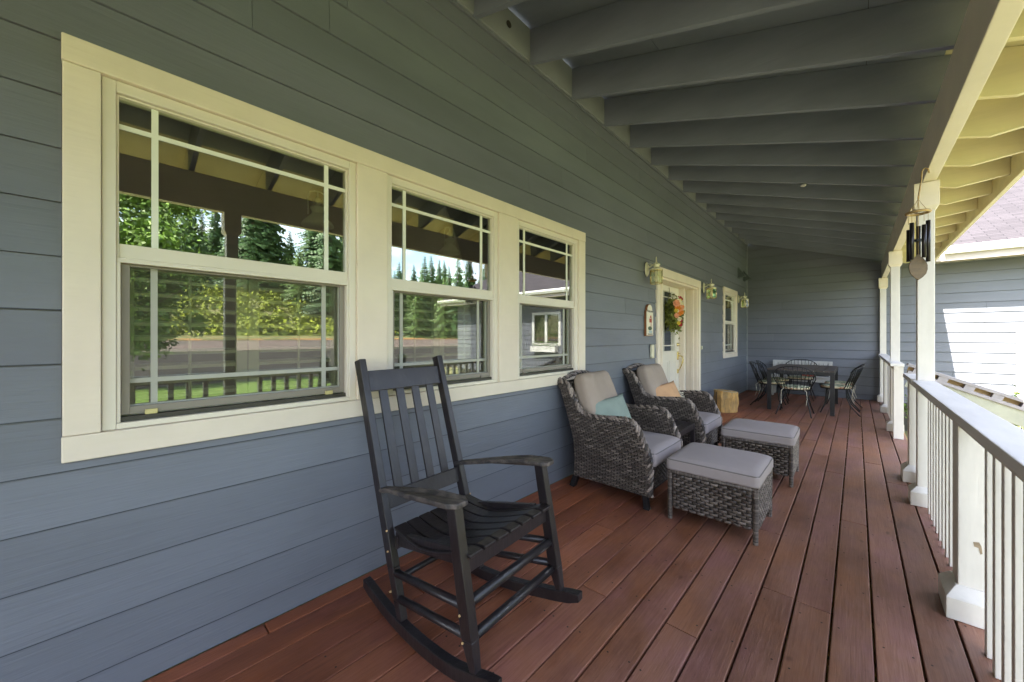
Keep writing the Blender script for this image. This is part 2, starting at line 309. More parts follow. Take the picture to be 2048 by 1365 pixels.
def softbox(bm, c, half, r, puff=0.0, n=12, rot=None, wob=0.0, puffb=0.0, seed=0):
    """rounded cushion block; puff raises top centre"""
    cache = {}; m_ = n+1
    def gv(i, j, k):
        key = (i, j, k)
        if key not in cache: cache[key] = bm.verts.new((2*i/m_-1, 2*j/m_-1, 2*k/m_-1))
        return cache[key]
    for i in range(m_):
        for j in range(m_):
            for e in (0, m_):
                bm.faces.new((gv(i, j, e), gv(i+1, j, e), gv(i+1, j+1, e), gv(i, j+1, e)))
                bm.faces.new((gv(i, e, j), gv(i+1, e, j), gv(i+1, e, j+1), gv(i, e, j+1)))
                bm.faces.new((gv(e, i, j), gv(e, i+1, j), gv(e, i+1, j+1), gv(e, i, j+1)))
    allv = list(cache.values())
    h = Vector(half)
    for v in allv:
        s = Vector([math.copysign(abs(t)**0.75, t) if abs(t) < 1 else t for t in v.co])
        p = Vector((s.x*h.x, s.y*h.y, s.z*h.z)); q = Vector([max(-(h[i]-r), min(h[i]-r, p[i])) for i in range(3)])
        d = p - q
        if d.length > 1e-6: p = q + d.normalized()*r
        f = max(0, (1-s.x**2))*max(0, (1-s.y**2)); f = f**0.5
        if v.co.z > 0: p.z += puff*f
        else: p.z -= puffb*f
        if wob: p += Vector((0, 0, 1))*wob*noise.noise(Vector((p.x*9+seed, p.y*9, p.z*4)))
        if rot: p = rot @ p
        v.co = p + Vector(c)
def text_mesh(bm, body, size, mat4, extrude=0.001):
    cu = bpy.data.curves.new('t', 'FONT'); cu.body = body; cu.size = size; cu.align_x = 'CENTER'; cu.extrude = extrude
    to = bpy.data.objects.new('t', cu); col.objects.link(to); dg = bpy.context.evaluated_depsgraph_get()
    me = to.evaluated_get(dg).to_mesh(); me2 = me.copy(); me2.transform(mat4); bm.from_mesh(me2)
    to.evaluated_get(dg).to_mesh_clear(); bpy.data.objects.remove(to); bpy.data.meshes.remove(me2)

# ------------------------------------------------------------------ ground, road, bank
def gz(x, y):
    if x < 20: return -0.55
    if x < 48: return -0.55 + 1.6*((x-20)/28)**1.3
    t = min(1, (x-48)/26)
    return 1.05 + 7.6*(t*t*(3-2*t))
def sheet(x0, x1, y0, y1, nx, ny, dz=0.0, nf=0.0):
    bm = NB(); g = [[None]*(ny+1) for _ in range(nx+1)]
    for i in range(nx+1):
        for j in range(ny+1):
            x = x0+(x1-x0)*i/nx; y = y0+(y1-y0)*j/ny; z = gz(x, y)+dz
            if nf and x > 52: z += nf*noise.fractal(Vector((x*0.35, y*0.35, 0)), 1.0, 2.0, 4)
            g[i][j] = bm.verts.new((x, y, z))
    for i in range(nx):
        for j in range(ny): bm.faces.new((g[i][j], g[i+1][j], g[i+1][j+1], g[i][j+1]))
    return bm
struct('ground', sheet(-120, 400, -250, 300, 130, 40), M['lawn'], 'yellow green lawn below the porch and beyond the railing', True)
struct('lawn', sheet(8.5, 18.0, -60, 9.5, 8, 20, 0.02), M['greenlawn'], 'bright green lawn past the yard, mirrored between the balusters', True)
struct('road', sheet(16.5, 47, -120, 140, 30, 20, 0.03), M['gravel'], 'pale gravel drive mirrored in the window panes', True)
struct('hillside', sheet(49.5, 110, -60, 120, 120, 150, 0.05, 1.1), M['hill'], 'brushy green bank across the gravel drive', True)
struct('path', sheet(35, 46.2, -120, 140, 12, 30, 0.06), M['palegravel'], 'pale dusty far edge of the drive mirrored in the windows', True)
struct('terrain', sheet(46, 51.0, -120, 140, 8, 60, 0.09), M['dirt'], 'strip of orange dirt at the foot of the bank', True)

bm = NB(); rr = random.Random(77)
for i in range(26000):
    x = rr.uniform(51.5, 76); y = rr.uniform(-12, 70); z = gz(x, y)+1.1*noise.fractal(Vector((x*.35, y*.35, 0)), 1.0, 2.0, 4)+rr.uniform(-.1, .8)
    d = Vector([rr.uniform(-1, 1) for _ in range(3)]).normalized()*rr.uniform(.18, .4); e = d.cross(Vector([rr.uniform(-1, 1) for _ in range(3)])).normalized()*.2; p = Vector((x, y, z))
    quad(bm, [p-d, p+e, p+d, p-e])
o = obj('brush', bm, M['brushleaf']); o['kind'] = 'stuff'; o['label'] = 'dense yellow green brush covering the bank across the drive'; o['category'] = 'brush'
# ------------------------------------------------------------------ deck
bm = NB(); ends = [R_ for R_ in ()]
xe = 2.478
k = 0
while xe > -0.02:
    a = max(xe-0.1392, 0.012); b = xe-(0.0075 if xe > 1.2 else 0.0055)
    if b-a > 0.02:
        y = -8.0; rr = random.Random(k+3); cuts = []
        y += rr.choice([1.2, 2.4, 3.0, 3.7])
        while y < 10.6: cuts.append(y); y += rr.choice([2.44, 3.05, 3.66, 4.27])
        yy = -8.0
        for c in cuts+[10.72]:
            box(bm, a, b, yy, c-0.004, -0.038, rr.uniform(-0.0012, 0.0)); yy = c
    xe -= 0.1400; k += 1
o = struct('deck', bm, M['deck'], 'reddish brown stained porch deck boards', False)
b_ = o.modifiers.new('bevel', 'BEVEL'); b_.width = 0.004; b_.segments = 2; b_.limit_method = 'ANGLE'
rr = random.Random(5); bm = NB()
for k in range(15):
    xb = 2.478-.14*k-.0739
    for j in range(34):
        yb = -1+.4*j+.02
        for dx in (-.042, .042):
            if rr.random() < .8: cx, cy, rd = xb+dx+rr.uniform(-.004, .004), yb+rr.uniform(-.008, .008), .0042; bm.faces.new([bm.verts.new((cx+rd*math.cos(a), cy+rd*math.sin(a), .0006)) for a in [2*PI*i/8 for i in range(8)]])
SCR = bm
bm = NB()
for j in range(int(18.7/0.4)): box(bm, 0.0, 2.46, -8+0.4*j, -8+0.4*j+0.04, -0.26, -0.04)
box(bm, 2.46, 2.50, -8, 10.72, -0.58, -0.045)  # rim board carried down to the ground to block light below the deck
for j in range(7): box(bm, 2.3, 2.42, -7.5+2.9*j, -7.38+2.9*j, -0.56, -0.26)
df = obj('deck_frame', bm, M['rawwood']); tag(df, 'wooden joists and rim board below the deck boards', 'deck frame')
sc_ = obj('deck_screws', SCR, M['ink'], df); sc_['kind'] = 'stuff'

# ------------------------------------------------------------------ the house
H = thing('house', 'blue grey lap sided house with covered porch and cream window trim', 'house')
LAP = 0.1835; L0 = 0.841-5*LAP
def courses(z0, z1, a0, a1, openings, place, joints=True, seed=0, top=None, lapd=0.012, lowj=-99, slot=0.0012):
    bm = NB(); k = 0; rj = random.Random(seed)
    while L0+k*LAP < z1:
        lo = L0+k*LAP; hi = lo+LAP
        cuts = sorted({round(max(lo, z0), 5), round(min(hi, z1), 5)} | {z for o_ in openings for z in (o_[2], o_[3]) if lo < z < hi})
        js = []
        a = a0 + rj.uniform(0.3, 3.0)
        while a < a1:
            if lo > 2.4 or a > lowj: js.append(a)
            a += rj.choice([3.66, 3.05, 2.4])
        for c0, c1 in zip(cuts, cuts[1:]):
            if c1-c0 < 1e-4: continue
            segs = [(a0, a1)]; mid = (c0+c1)/2
            for (p0, p1, q0, q1) in openings:
                if q0 < mid < q1:
                    ns = []
                    for s0, s1 in segs:
                        if p0 > s0: ns.append((s0, min(s1, p0)))
                        if p1 < s1: ns.append((max(s0, p1), s1))
                    segs = [t for t in ns if t[1]-t[0] > 0.002]
            if joints:
                for j in js:
                    ns = []
                    for s0, s1 in segs:
                        if s0+0.05 < j < s1-0.05: ns += [(s0, j-0.0012), (j+0.0012, s1)]
                        else: ns.append((s0, s1))
                    segs = ns
            off = lambda z: lapd*(1-(z-lo)/LAP)+0.001
            for s0, s1 in segs:
                if abs(c1-hi) < 1e-5 and c1-c0 > .02: c1 = hi-slot
                if top:
                    xm = (top[0]-c1)/top[1]; x2 = (top[0]-c0)/top[1]
                    if s0 >= x2: continue
                    if s1 > xm:
                        if s0 < xm: pieces = [(s0, xm, c1, c1), (xm, min(s1, x2-0.001), c1, max(c0+0.0005, top[0]-top[1]*min(s1, x2-0.001)))]
                        else: pieces = [(s0, min(s1, x2-0.001), top[0]-top[1]*s0, max(c0+0.0005, top[0]-top[1]*min(s1, x2-0.001)))]
                    else: pieces = [(s0, s1, c1, c1)]
                else: pieces = [(s0, s1, c1, c1)]
                for (u0, u1, h0, h1) in pieces:
                    if u1-u0 < 0.002: continue
                    hexa(bm, [place(u0, c0, -0.012), place(u1, c0, -0.012), place(u1, c0, off(c0)), place(u0, c0, off(c0)),
                              place(u0, h0, -0.012), place(u1, h1, -0.012), place(u1, h1, off(h1)), place(u0, h0, off(h0))])
        k += 1
    return bm
def lap_shade_strips(z1, a0, a1, openings, place, lapd):
    """dark strip painting in the shadow line, with a little dirt, along the bottom of each lap below eye level"""
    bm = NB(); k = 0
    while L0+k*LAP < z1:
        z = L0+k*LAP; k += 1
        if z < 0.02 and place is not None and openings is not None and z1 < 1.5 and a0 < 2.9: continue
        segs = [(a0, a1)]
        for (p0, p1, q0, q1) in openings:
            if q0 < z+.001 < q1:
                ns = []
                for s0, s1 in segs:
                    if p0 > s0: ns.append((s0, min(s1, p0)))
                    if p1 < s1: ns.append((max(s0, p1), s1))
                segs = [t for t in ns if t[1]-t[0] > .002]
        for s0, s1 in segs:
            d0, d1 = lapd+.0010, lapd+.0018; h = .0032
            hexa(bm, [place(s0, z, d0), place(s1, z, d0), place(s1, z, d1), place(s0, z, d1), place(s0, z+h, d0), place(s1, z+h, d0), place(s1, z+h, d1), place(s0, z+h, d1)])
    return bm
GW = (-0.092, 3.222, 0.875, 2.327); DW = (5.04, 6.94, 0.0, 2.26); SW = (8.49, 9.64, 0.875, 2.327)
FZ = 3.546
obj('wall', courses(0.0, FZ, -8, 10.74, [GW, DW, SW], lambda a, z, f: (f, a, z), seed=5, lowj=4.0), M['siding'], H)
EY = 10.74
o = obj('lap_shadow_line', lap_shade_strips(1.4, -8, 10.70, [GW, DW, SW], lambda a, z, f: (f, a, z), .012), M['lap_shade'], H)  # lap shadows painted as thin dark strips on the board edges
obj('end_wall', courses(0.0, 3.85, 0.0, 2.98, [], lambda a, z, f: (a, EY-f, z), seed=11, top=(3.81, 0.3126), lapd=0.016, slot=0.005), M['siding_end'], H)
bm = NB(); hexa(bm, [(-0.3, EY+.013, -.6), (11.0, EY+.013, -.6), (11.0, EY+.05, -.6), (-0.3, EY+.05, -.6), (-0.3, EY+.013, 2.73), (11.0, EY+.013, 2.73), (11.0, EY+.05, 2.73), (-0.3, EY+.05, 2.73)])
hexa(bm, [(-0.3, EY+.013, 2.731), (3.0, EY+.013, 2.731), (3.0, EY+.05, 2.731), (-0.3, EY+.05, 2.731), (-0.3, EY+.013, 3.88), (3.0, EY+.013, 2.87), (3.0, EY+.05, 2.87), (-0.3, EY+.05, 3.88)]); obj('wall_backing', bm, M['darktrack'], H)
bm = NB(); box(bm, 0.0, 0.028, EY-0.028, EY-0.001, 0.0, FZ); obj('corner_trim', bm, M['ceiling_light'], H)
obj('lap_shadow_line', lap_shade_strips(1.4, 0.03, 2.98, [], lambda a, z, f: (a, EY-f, z), .016), M['lap_shade'], H)
# roof deck, shingles
RT = lambda x: 3.829-0.3126*x
def roofslab(bm, x0, x1, y0, y1, t0, t1): hexa(bm, [(x0, y0, RT(x0)+t0), (x1, y0, RT(x1)+t0), (x1, y1, RT(x1)+t0), (x0, y1, RT(x0)+t0), (x0, y0, RT(x0)+t1), (x1, y0, RT(x1)+t1), (x1, y1, RT(x1)+t1), (x0, y1, RT(x0)+t1)])
bm = NB(); yy = -8.0
xs = [-0.02, 0.85, 2.05, 2.41]
for i in range(8):       # plywood panels with fine joints
    for a, b in zip(xs, xs[1:]): roofslab(bm, a+0.0015, b-0.0015, yy, yy+2.437, 0.0, 0.016)
    yy += 2.44
obj('ceiling', bm, M['ceiling'], H)
bm = NB(); roofslab(bm, 2.41, 3.04, -8, EY-0.02, 0.0, 0.016); obj('soffit', bm, M['cream'], H)
bm = NB(); roofslab(bm, -4.5, 3.07, -8, EY+0.02, 0.017, 0.045); obj('roof', bm, M['shingle'], H)
# rafters, blocking
ry = [2.36+0.61*k for k in range(-17, 14)]
bmR0 = NB(); hexa(bmR0, [(0.0, 0, FZ), (2.44, 0, FZ-0.3126*2.44), (2.44, 0.038, FZ-0.3126*2.44), (0.0, 0.038, FZ), (0.0, 0, RT(0)-0.002), (2.44, 0, RT(2.44)-0.002), (2.44, 0.038, RT(2.44)-0.002), (0.0, 0.038, RT(0)-0.002)])
raf = obj('rafter', bmR0, M['ceiling'], H, bevel=0.003); raf.location = (0, ry[0], 0)
bmT = NB(); zb = lambda x: FZ-0.3126*x
kx, ex = 2.69, 3.0; zk = zb(kx); ze = zk+0.116*(ex-kx)
poly = [(2.4405, zb(2.4405)), (kx, zk), (ex, ze), (ex, RT(ex)-0.002), (2.4405, RT(2.4405)-0.002)]
prism(bmT, poly, lambda p: (p[0], 0, p[1]), lambda p: (p[0], 0.038, p[1]))
tail = obj('rafter_tail', bmT, M['cream'], H, bevel=0.003); tail.location = (0, ry[0], 0)
bmB = NB(); box(bmB, 0.004, 0.042, 0.040, 0.609, FZ+0.002, RT(0)-0.02); blk = obj('blocking', bmB, M['ceiling_light'], H, bevel=0.002); blk.location = (0, ry[0], 0)
for y in ry[1:]:
    for src in (raf, tail, blk):
        c = src.copy(); col.objects.link(c); c.parent = H; c.location = (0, y, 0)
        if src is blk and y > 10.0: c.scale = (1, 0.62, 1)
bm = NB(); lathe(bm, [(0.026, 0), (0.026, 0.004)], n=16)
for v in bm.verts: v.co = Vector((0.042+v.co.z, v.co.x, v.co.y))
obj('vent_hole', bm, M['ink'], H, loc=(0, 2.10, 3.69))
bm = NB(); ball(bm, (0, 0, 0), 0.03, 2, (1, 1, 0.55)); obj('junction_cap', bm, M['benchwhite'], H, loc=(1.55, 5.43, 3.04))
# beam, fascia
BX0, BX1, BZ = 2.372, 2.447, 2.49
bm = NB(); hexa(bm, [(BX0, -8, BZ), (BX1, -8, BZ), (BX1, EY-0.015, BZ), (BX0, EY-0.015, BZ), (BX0, -8, zb(BX0)-0.001), (BX1, -8, zb(BX1)-0.001), (BX1, EY-0.015, zb(BX1)-0.001), (BX0, EY-0.015, zb(BX0)-0.001)])
obj('beam', bm, M['trim'], H, bevel=0.004)
bm = NB(); box(bm, 3.001, 3.04, -8, EY-0.02, 2.665, RT(3.04)-0.003); obj('fascia', bm, M['cream'], H, bevel=0.003)
# posts under the beam
def post_set(y0, nm='post', base=True, cap=True):
    w = 0.092; bm = NB(); box(bm, 2.348, 2.348+w, y0, y0+w, 0.0, BZ-0.002); p = obj(nm, bm, M['white'], H, bevel=0.004)
    if base:
        bm = NB(); x0, x1 = 2.308, 2.478; ya, yb = y0-0.042, y0+w+0.042; h = 0.105
        hexa(bm, [(x0, ya, 0.001), (x1, ya, 0.001), (x1, yb, 0.001), (x0, yb, 0.001), (x0, ya, h), (x1, ya, h), (x1, yb, h), (x0, yb, h)])
        hexa(bm, [(x0, ya, h), (x1, ya, h), (x1, yb, h), (x0, yb, h), (x0+.034, ya+.034, h+.038), (x1-.034, ya+.034, h+.038), (x1-.034, yb-.034, h+.038), (x0+.034, yb-.034, h+.038)])
        obj('base_trim', bm, M['white'], p, bevel=0.003)
    if cap:
        bm = NB(); x0, x1 = 2.328, 2.462; ya, yb = y0-0.022, y0+w+0.022; b0, b1 = BZ-0.185, BZ-0.003
        hexa(bm, [(x0+.018, ya+.018, b0-.03), (x1-.018, ya+.018, b0-.03), (x1-.018, yb-.018, b0-.03), (x0+.018, yb-.018, b0-.03), (x0, ya, b0), (x1, ya, b0), (x1, yb, b0), (x0, yb, b0)])
        box(bm, x0, x1, ya, yb, b0, b1)
        obj('cap_trim', bm, M['trim'], p, bevel=0.003)
    return p
for y in (-5.9, -2.5, 0.80, 4.28, 7.40, 10.60): post_set(y)
# eave frieze light line
bm = NB(); box(bm, 0.0135, 0.030, -8, EY-0.03, FZ-0.022, FZ-0.001); obj('frieze_strip', bm, M['siding'], H)

# window trim boards
def trimboard(y0, y1, z0, z1, x1=0.032, lab=None):
    bm = NB(); box(bm, -0.03, x1, y0, y1, z0, z1); return obj('window_trim', bm, M['trim'], H, bevel=0.004)
W1, W2, W3 = (0.0, 0.925), (1.101, 2.010), (2.218, 3.107); WB, WT = 0.964, 2.235
trimboard(-0.092, 3.222, WT+0.001, 2.327, 0.034); trimboard(-0.092, 3.222, 0.875, WB-0.001, 0.034)
trimboard(-0.090, -0.001, WB, WT); trimboard(W1[1]+.001, W2[0]-.001, WB, WT); trimboard(W2[1]+.001, W3[0]-.001, WB, WT); trimboard(3.108, 3.220, WB, WT)
def ring(bm, x0, x1, y0, y1, z0, z1, w, wb=None, wt=None):
    wb = w if wb is None else wb; wt = w if wt is None else wt
    box(bm, x0, x1, y0, y0+w, z0, z1); box(bm, x0, x1, y1-w, y1, z0, z1)
    box(bm, x0, x1, y0+w, y1-w, z0, z0+wb); box(bm, x0, x1, y0+w, y1-w, z1-wt, z1)
def window(y0, y1, zb_, zt, label=None, shutters=True, screen=True, lb=None):
    fr = NB(); ring(fr, -0.07, 0.014, y0, y1, zb_, zt, 0.036, 0.022, 0.040)
    hz = zb_+(zt-zb_)*0.505
    g = obj('window', fr, M['vinyl'], H, bevel=0.003, label=lb)
    bm = NB(); ring(bm, -0.045, -0.004, y0+0.0365, y1-0.0365, hz-0.012, zt-0.0405, 0.007, 0.052, 0.007); obj('upper_sash', bm, M['vinyl'], g, bevel=0.002)
    bm = NB(); ring(bm, -0.068, -0.052, y0+0.0365, y1-0.0365, zb_+0.0225, hz-0.013, 0.030, 0.055, 0.020); obj('lower_sash', bm, M['shutter'], g, bevel=0.002)
    bm = NB(); box(bm, -0.030, 0.004, y0+0.0365, y1-0.0365, hz-0.03, hz-0.0125); box(bm, -0.034, 0.008, y0+0.0365, y0+0.047, zb_+0.022, hz-0.03); box(bm, -0.034, 0.008, y1-0.047, y1-0.0365, zb_+0.022, hz-0.03)
    obj('sash_stop', bm, M['vinyl'], g, bevel=0.002)
    bm = NB(); box(bm, -0.028, -0.024, y0+0.043, y1-0.043, hz+0.039, zt-0.047); obj('upper_pane', bm, M['glass'], g)
    bm = NB(); box(bm, -0.062, -0.058, y0+0.066, y1-0.066, zb_+0.077, hz-0.034); obj('lower_pane', bm, M['glass'], g)
    bm = NB(); w = y1-y0; d = 0.150 if w > 0.8 else 0.11; e = w*0.152
    for yv in (y0+e, y1-e): box(bm, -0.0235, -0.0195, yv-0.010, yv+0.010, hz+0.04, zt-0.048)
    for a, b in ((y0+.044, y0+e-.0101), (y0+e+.0101, y1-e-.0101), (y1-e+.0101, y1-.044)): box(bm, -0.0235, -0.0195, a, b, zt-0.160, zt-0.142)
    obj('upper_grille', bm, M['shutter'], g)
    bm = NB()
    for yv in (y0+e, y1-e): box(bm, -0.0575, -0.0535, yv-0.010, yv+0.010, zb_+0.078, hz-0.035)
    for a, b in ((y0+.067, y0+e-.0101), (y0+e+.0101, y1-e-.0101), (y1-e+.0101, y1-.067)): box(bm, -0.0575, -0.0535, a, b, zb_+0.160, zb_+0.178)
    obj('lower_grille', bm, M['shutter'], g)
    if screen:
        bm = NB(); ring(bm, -0.0335, -0.020, y0+0.048, y1-0.048, zb_+0.045, hz-0.031, 0.024, 0.03, 0.008); obj('screen_frame', bm, M['screenframe'], g, bevel=0.002)
        bm = NB(); quad(bm, [(-0.027, y0+.07, zb_+.07), (-0.027, y1-.07, zb_+.07), (-0.027, y1-.07, hz-.04), (-0.027, y0+.07, hz-.04)]); obj('insect_screen', bm, M['screen'], g)
        bm = NB(); box(bm, -0.034, -0.004, y0+0.048, y1-0.048, zb_+0.0225, zb_+0.040); obj('sill_track', bm, M['darktrack'], g)
        for yv in (y0+0.13, y1-0.13):
            bm = NB(); box(bm, -0.0195, -0.008, yv-0.018, yv+0.018, zb_+0.0405, zb_+0.060); obj('latch', bm, M['latch'] if zb_ < 0.97 and y0 < 0.5 else M['screenframe'], g, bevel=0.002)
    if shutters:
        for a, b in ((y0+.045, (y0+y1)/2-.003), ((y0+y1)/2+.003, y1-.045)):
            bm = NB(); ring(bm, -0.125, -0.100, a, b, zb_+0.02, hz+0.01, 0.042, 0.05, 0.05)
            zz = zb_+0.10
            while zz < hz-0.05:
                bar(bm, (-0.114, a+.042, zz), (-0.114, b-.042, zz), 0.062, 0.014, up=(0.16, 0, 1)); zz += 0.0585
            tube(bm, [(-0.079, (a+b)/2, zb_+0.08), (-0.079, (a+b)/2, hz-0.05)], 0.006, 6)
            obj('shutter', bm, M['shutter'], g)
    return g
window(*W1, WB, WT, lb='wide double hung window nearest the camera with shutters inside')
window(*W2, WB, WT, lb='middle double hung window behind the rocking chair back')
window(*W3, WB, WT, lb='double hung window nearest the front door')
trimboard(8.49, 9.64, 2.236, 2.327, 0.034); trimboard(8.49, 9.64, 0.875, 0.963, 0.034); trimboard(8.492, 8.579, WB, WT); trimboard(9.551, 9.638, WB, WT)
window(8.58, 9.55, WB, WT, shutters=False, lb='single tall window between the two far wall lanterns')

# interior room behind the glass
bm = NB(); x0, x1, y0, y1, z0, z1 = -5.2, -0.19, -3.0, 12.0, -0.02, 2.75
quad(bm, [(x0, y0, z0), (x0, y1, z0), (x0, y1, z1), (x0, y0, z1)]); quad(bm, [(x0, y0, z0), (x1, y0, z0), (x1, y0, z1), (x0, y0, z1)])
quad(bm, [(x0, y1, z0), (x1, y1, z0), (x1, y1, z1), (x0, y1, z1)]); quad(bm, [(x0, y0, z1), (x1, y0, z1), (x1, y1, z1), (x0, y1, z1)])
obj('interior_wall', bm, M['room'], H)
bm = NB()      # inner skin of the front wall with the openings left free
ops = sorted([(W1[0]-.01, W1[1]+.01), (W2[0]-.01, W2[1]+.01), (W3[0]-.01, W3[1]+.01), (5.17, 6.82), (8.57, 9.56)])
ya = y0
for i, (a, b) in enumerate(ops):
    box(bm, -0.185, -0.16, ya, a, z0, 3.5)
    lo = 0.02 if i == 3 else WB-0.01; hi = 2.13 if i == 3 else WT+0.01
    box(bm, -0.185, -0.16, a, b, z0, lo); box(bm, -0.185, -0.16, a, b, hi, 3.5)
    if i != 3:
        box(bm, -0.16, -0.071, a, b, lo-.02, lo); box(bm, -0.16, -0.071, a, b, hi, hi+.02); box(bm, -0.16, -0.071, a-.02, a, lo, hi); box(bm, -0.16, -0.071, b, b+.02, lo, hi)
    ya = b
box(bm, -0.185, -0.16, ya, y1, z0, 3.5); obj('inner_wall', bm, M['room'], H)
bm = NB(); quad(bm, [(x0, y0, z0), (x1, y0, z0), (x1, y1, z0), (x0, y1, z0)]); obj('interior_floor', bm, M['roomfloor'], H)
# pendants hanging inside
def pendant(y, label):
    t = thing('pendant_lamp', label, 'pendant lamp', (-0.75, y, 2.07), 0, 'pendant lamps hanging indoors')
    bm = NB(); lathe(bm, [(0.15, 0.0), (0.148, 0.012), (0.125, 0.045), (0.085, 0.085), (0.058, 0.115), (0.055, 0.12)], n=24); obj('shade', bm, M['pendwhite'], t, smooth=True)
    bm = NB(); lathe(bm, [(0.05, 0.12), (0.055, 0.15), (0.066, 0.17), (0.066, 0.185), (0.03, 0.20), (0.02, 0.215), (0.034, 0.235), (0.036, 0.26), (0.02, 0.28), (0.008, 0.285), (0.008, 0.34)], n=16); obj('finial', bm, M['pendwhite'], t, smooth=True)
    bm = NB(); tube(bm, [(0, -0.09, 0.10), (0, -0.09, 0.27), (0, -0.07, 0.33), (0, -0.03, 0.345), (0, 0.03, 0.345), (0, 0.07, 0.33), (0, 0.09, 0.27), (0, 0.09, 0.10)], 0.007, 6); obj('bail', bm, M['pendwhite'], t, smooth=True); t.scale = (.6875, .6875, .6875)
    return t
pendant(1.01, 'white enamel pendant lamp seen through the wide near window'); pendant(2.159, 'white enamel pendant lamp seen through the middle window')

# ------------------------------------------------------------------ door with sidelights
bm = NB(); box(bm, -0.03, 0.034, 5.04, 6.94, 2.140, 2.26); box(bm, -0.03, 0.032, 5.042, 5.149, 0.0, 2.139); box(bm, -0.03, 0.032, 6.831, 6.938, 0.0, 2.139); obj('door_trim', bm, M['trim'], H, bevel=0.004)
bm = NB(); box(bm, -0.19, 0.01, 5.15, 5.172, 0.0, 2.138); box(bm, -0.19, 0.01, 6.808, 6.83, 0.0, 2.138); box(bm, -0.19, 0.01, 5.172, 6.808, 2.106, 2.138)
box(bm, -0.085, -0.04, 6.790, 6.8078, 0.0, 2.10)
for a, b in ((5.480, 5.530), (6.445, 6.500)): box(bm, -0.19, -0.085, a, b, 0.03, 2.106)
box(bm, -0.19, 0.03, 5.172, 6.808, 0.0, 0.028); obj('door_frame', bm, M['trim'], H, bevel=0.003)
DX = -0.165
def doorleaf(bm, y0, y1, gy0, gy1, gz0, gz1, x0, x1):
    box(bm, x0, x1, y0, gy0, 0.032, 2.10); box(bm, x0, x1, gy1, y1, 0.032, 2.10); box(bm, x0, x1, gy0, gy1, 0.032, gz0); box(bm, x0, x1, gy0, gy1, gz1, 2.10)
bm = NB(); doorleaf(bm, 5.535, 6.440, 5.735, 6.240, 1.085, 2.01, DX-0.04, DX)
ring(bm, DX, DX+0.010, 5.71, 6.265, 1.06, 2.035, 0.024); ring(bm, DX, DX+0.008, 5.66, 5.96, 0.20, 0.93, 0.022); ring(bm, DX, DX+0.008, 6.01, 6.31, 0.20, 0.93, 0.022)
door = obj('door', bm, M['doorpaint'], H, bevel=0.003)
bm = NB(); box(bm, DX-0.024, DX-0.018, 5.735, 6.240, 1.085, 2.01); obj('door_glass', bm, M['glass'], door)
bm = NB()
for yv in (5.82, 6.155): box(bm, DX-0.016, DX-0.009, yv-0.008, yv+0.008, 1.0855, 2.0095)
for zv in (1.17, 1.925):
    for a, b in ((5.736, 5.8118), (5.8282, 6.1468), (6.1632, 6.239)): box(bm, DX-0.016, DX-0.009, a, b, zv-0.008, zv+0.008)
obj('door_muntins', bm, M['doorpaint'], door)
bm = NB(); lathe(bm, [(0.03, 0), (0.03, 0.012), (0.018, 0.02), (0.016, 0.035)], n=16)
for v in bm.verts: v.co = Vector((DX+v.co.z, 6.375+v.co.x, 1.18+v.co.y))
obj('deadbolt', bm, M['brass'], door, smooth=True)
bm = NB(); softbox(bm, (DX+0.008, 6.375, 1.0), (0.008, 0.026, 0.07), 0.006, n=4); softbox(bm, (DX+0.008, 6.375, 0.745), (0.008, 0.022, 0.036), 0.006, n=4)
tube(bm, [(DX+0.01, 6.375, 1.0), (DX+0.045, 6.375, 1.0), (DX+0.082, 6.375, 0.975), (DX+0.09, 6.375, 0.93), (DX+0.065, 6.375, 0.85), (DX+0.03, 6.375, 0.77), (DX+0.01, 6.375, 0.745)], [.008, .009, .010, .011, .010, .008, .008], 8)
tube(bm, [(DX+0.012, 6.36, 1.035), (DX+0.05, 6.35, 1.04), (DX+0.055, 6.335, 1.03)], 0.006, 6); obj('handle', bm, M['brass'], door, smooth=True)
for a, b in ((5.174, 5.478), (6.502, 6.788)):
    bm = NB(); doorleaf(bm, a, b, a+0.07, b-0.07, 0.42, 2.01, DX-0.04, DX); g = obj('sidelight', bm, M['doorpaint'], H, bevel=0.003)
    bm = NB(); box(bm, DX-0.024, DX-0.018, a+0.07, b-0.07, 0.42, 2.01); obj('sidelight_glass', bm, M['glass'], g)

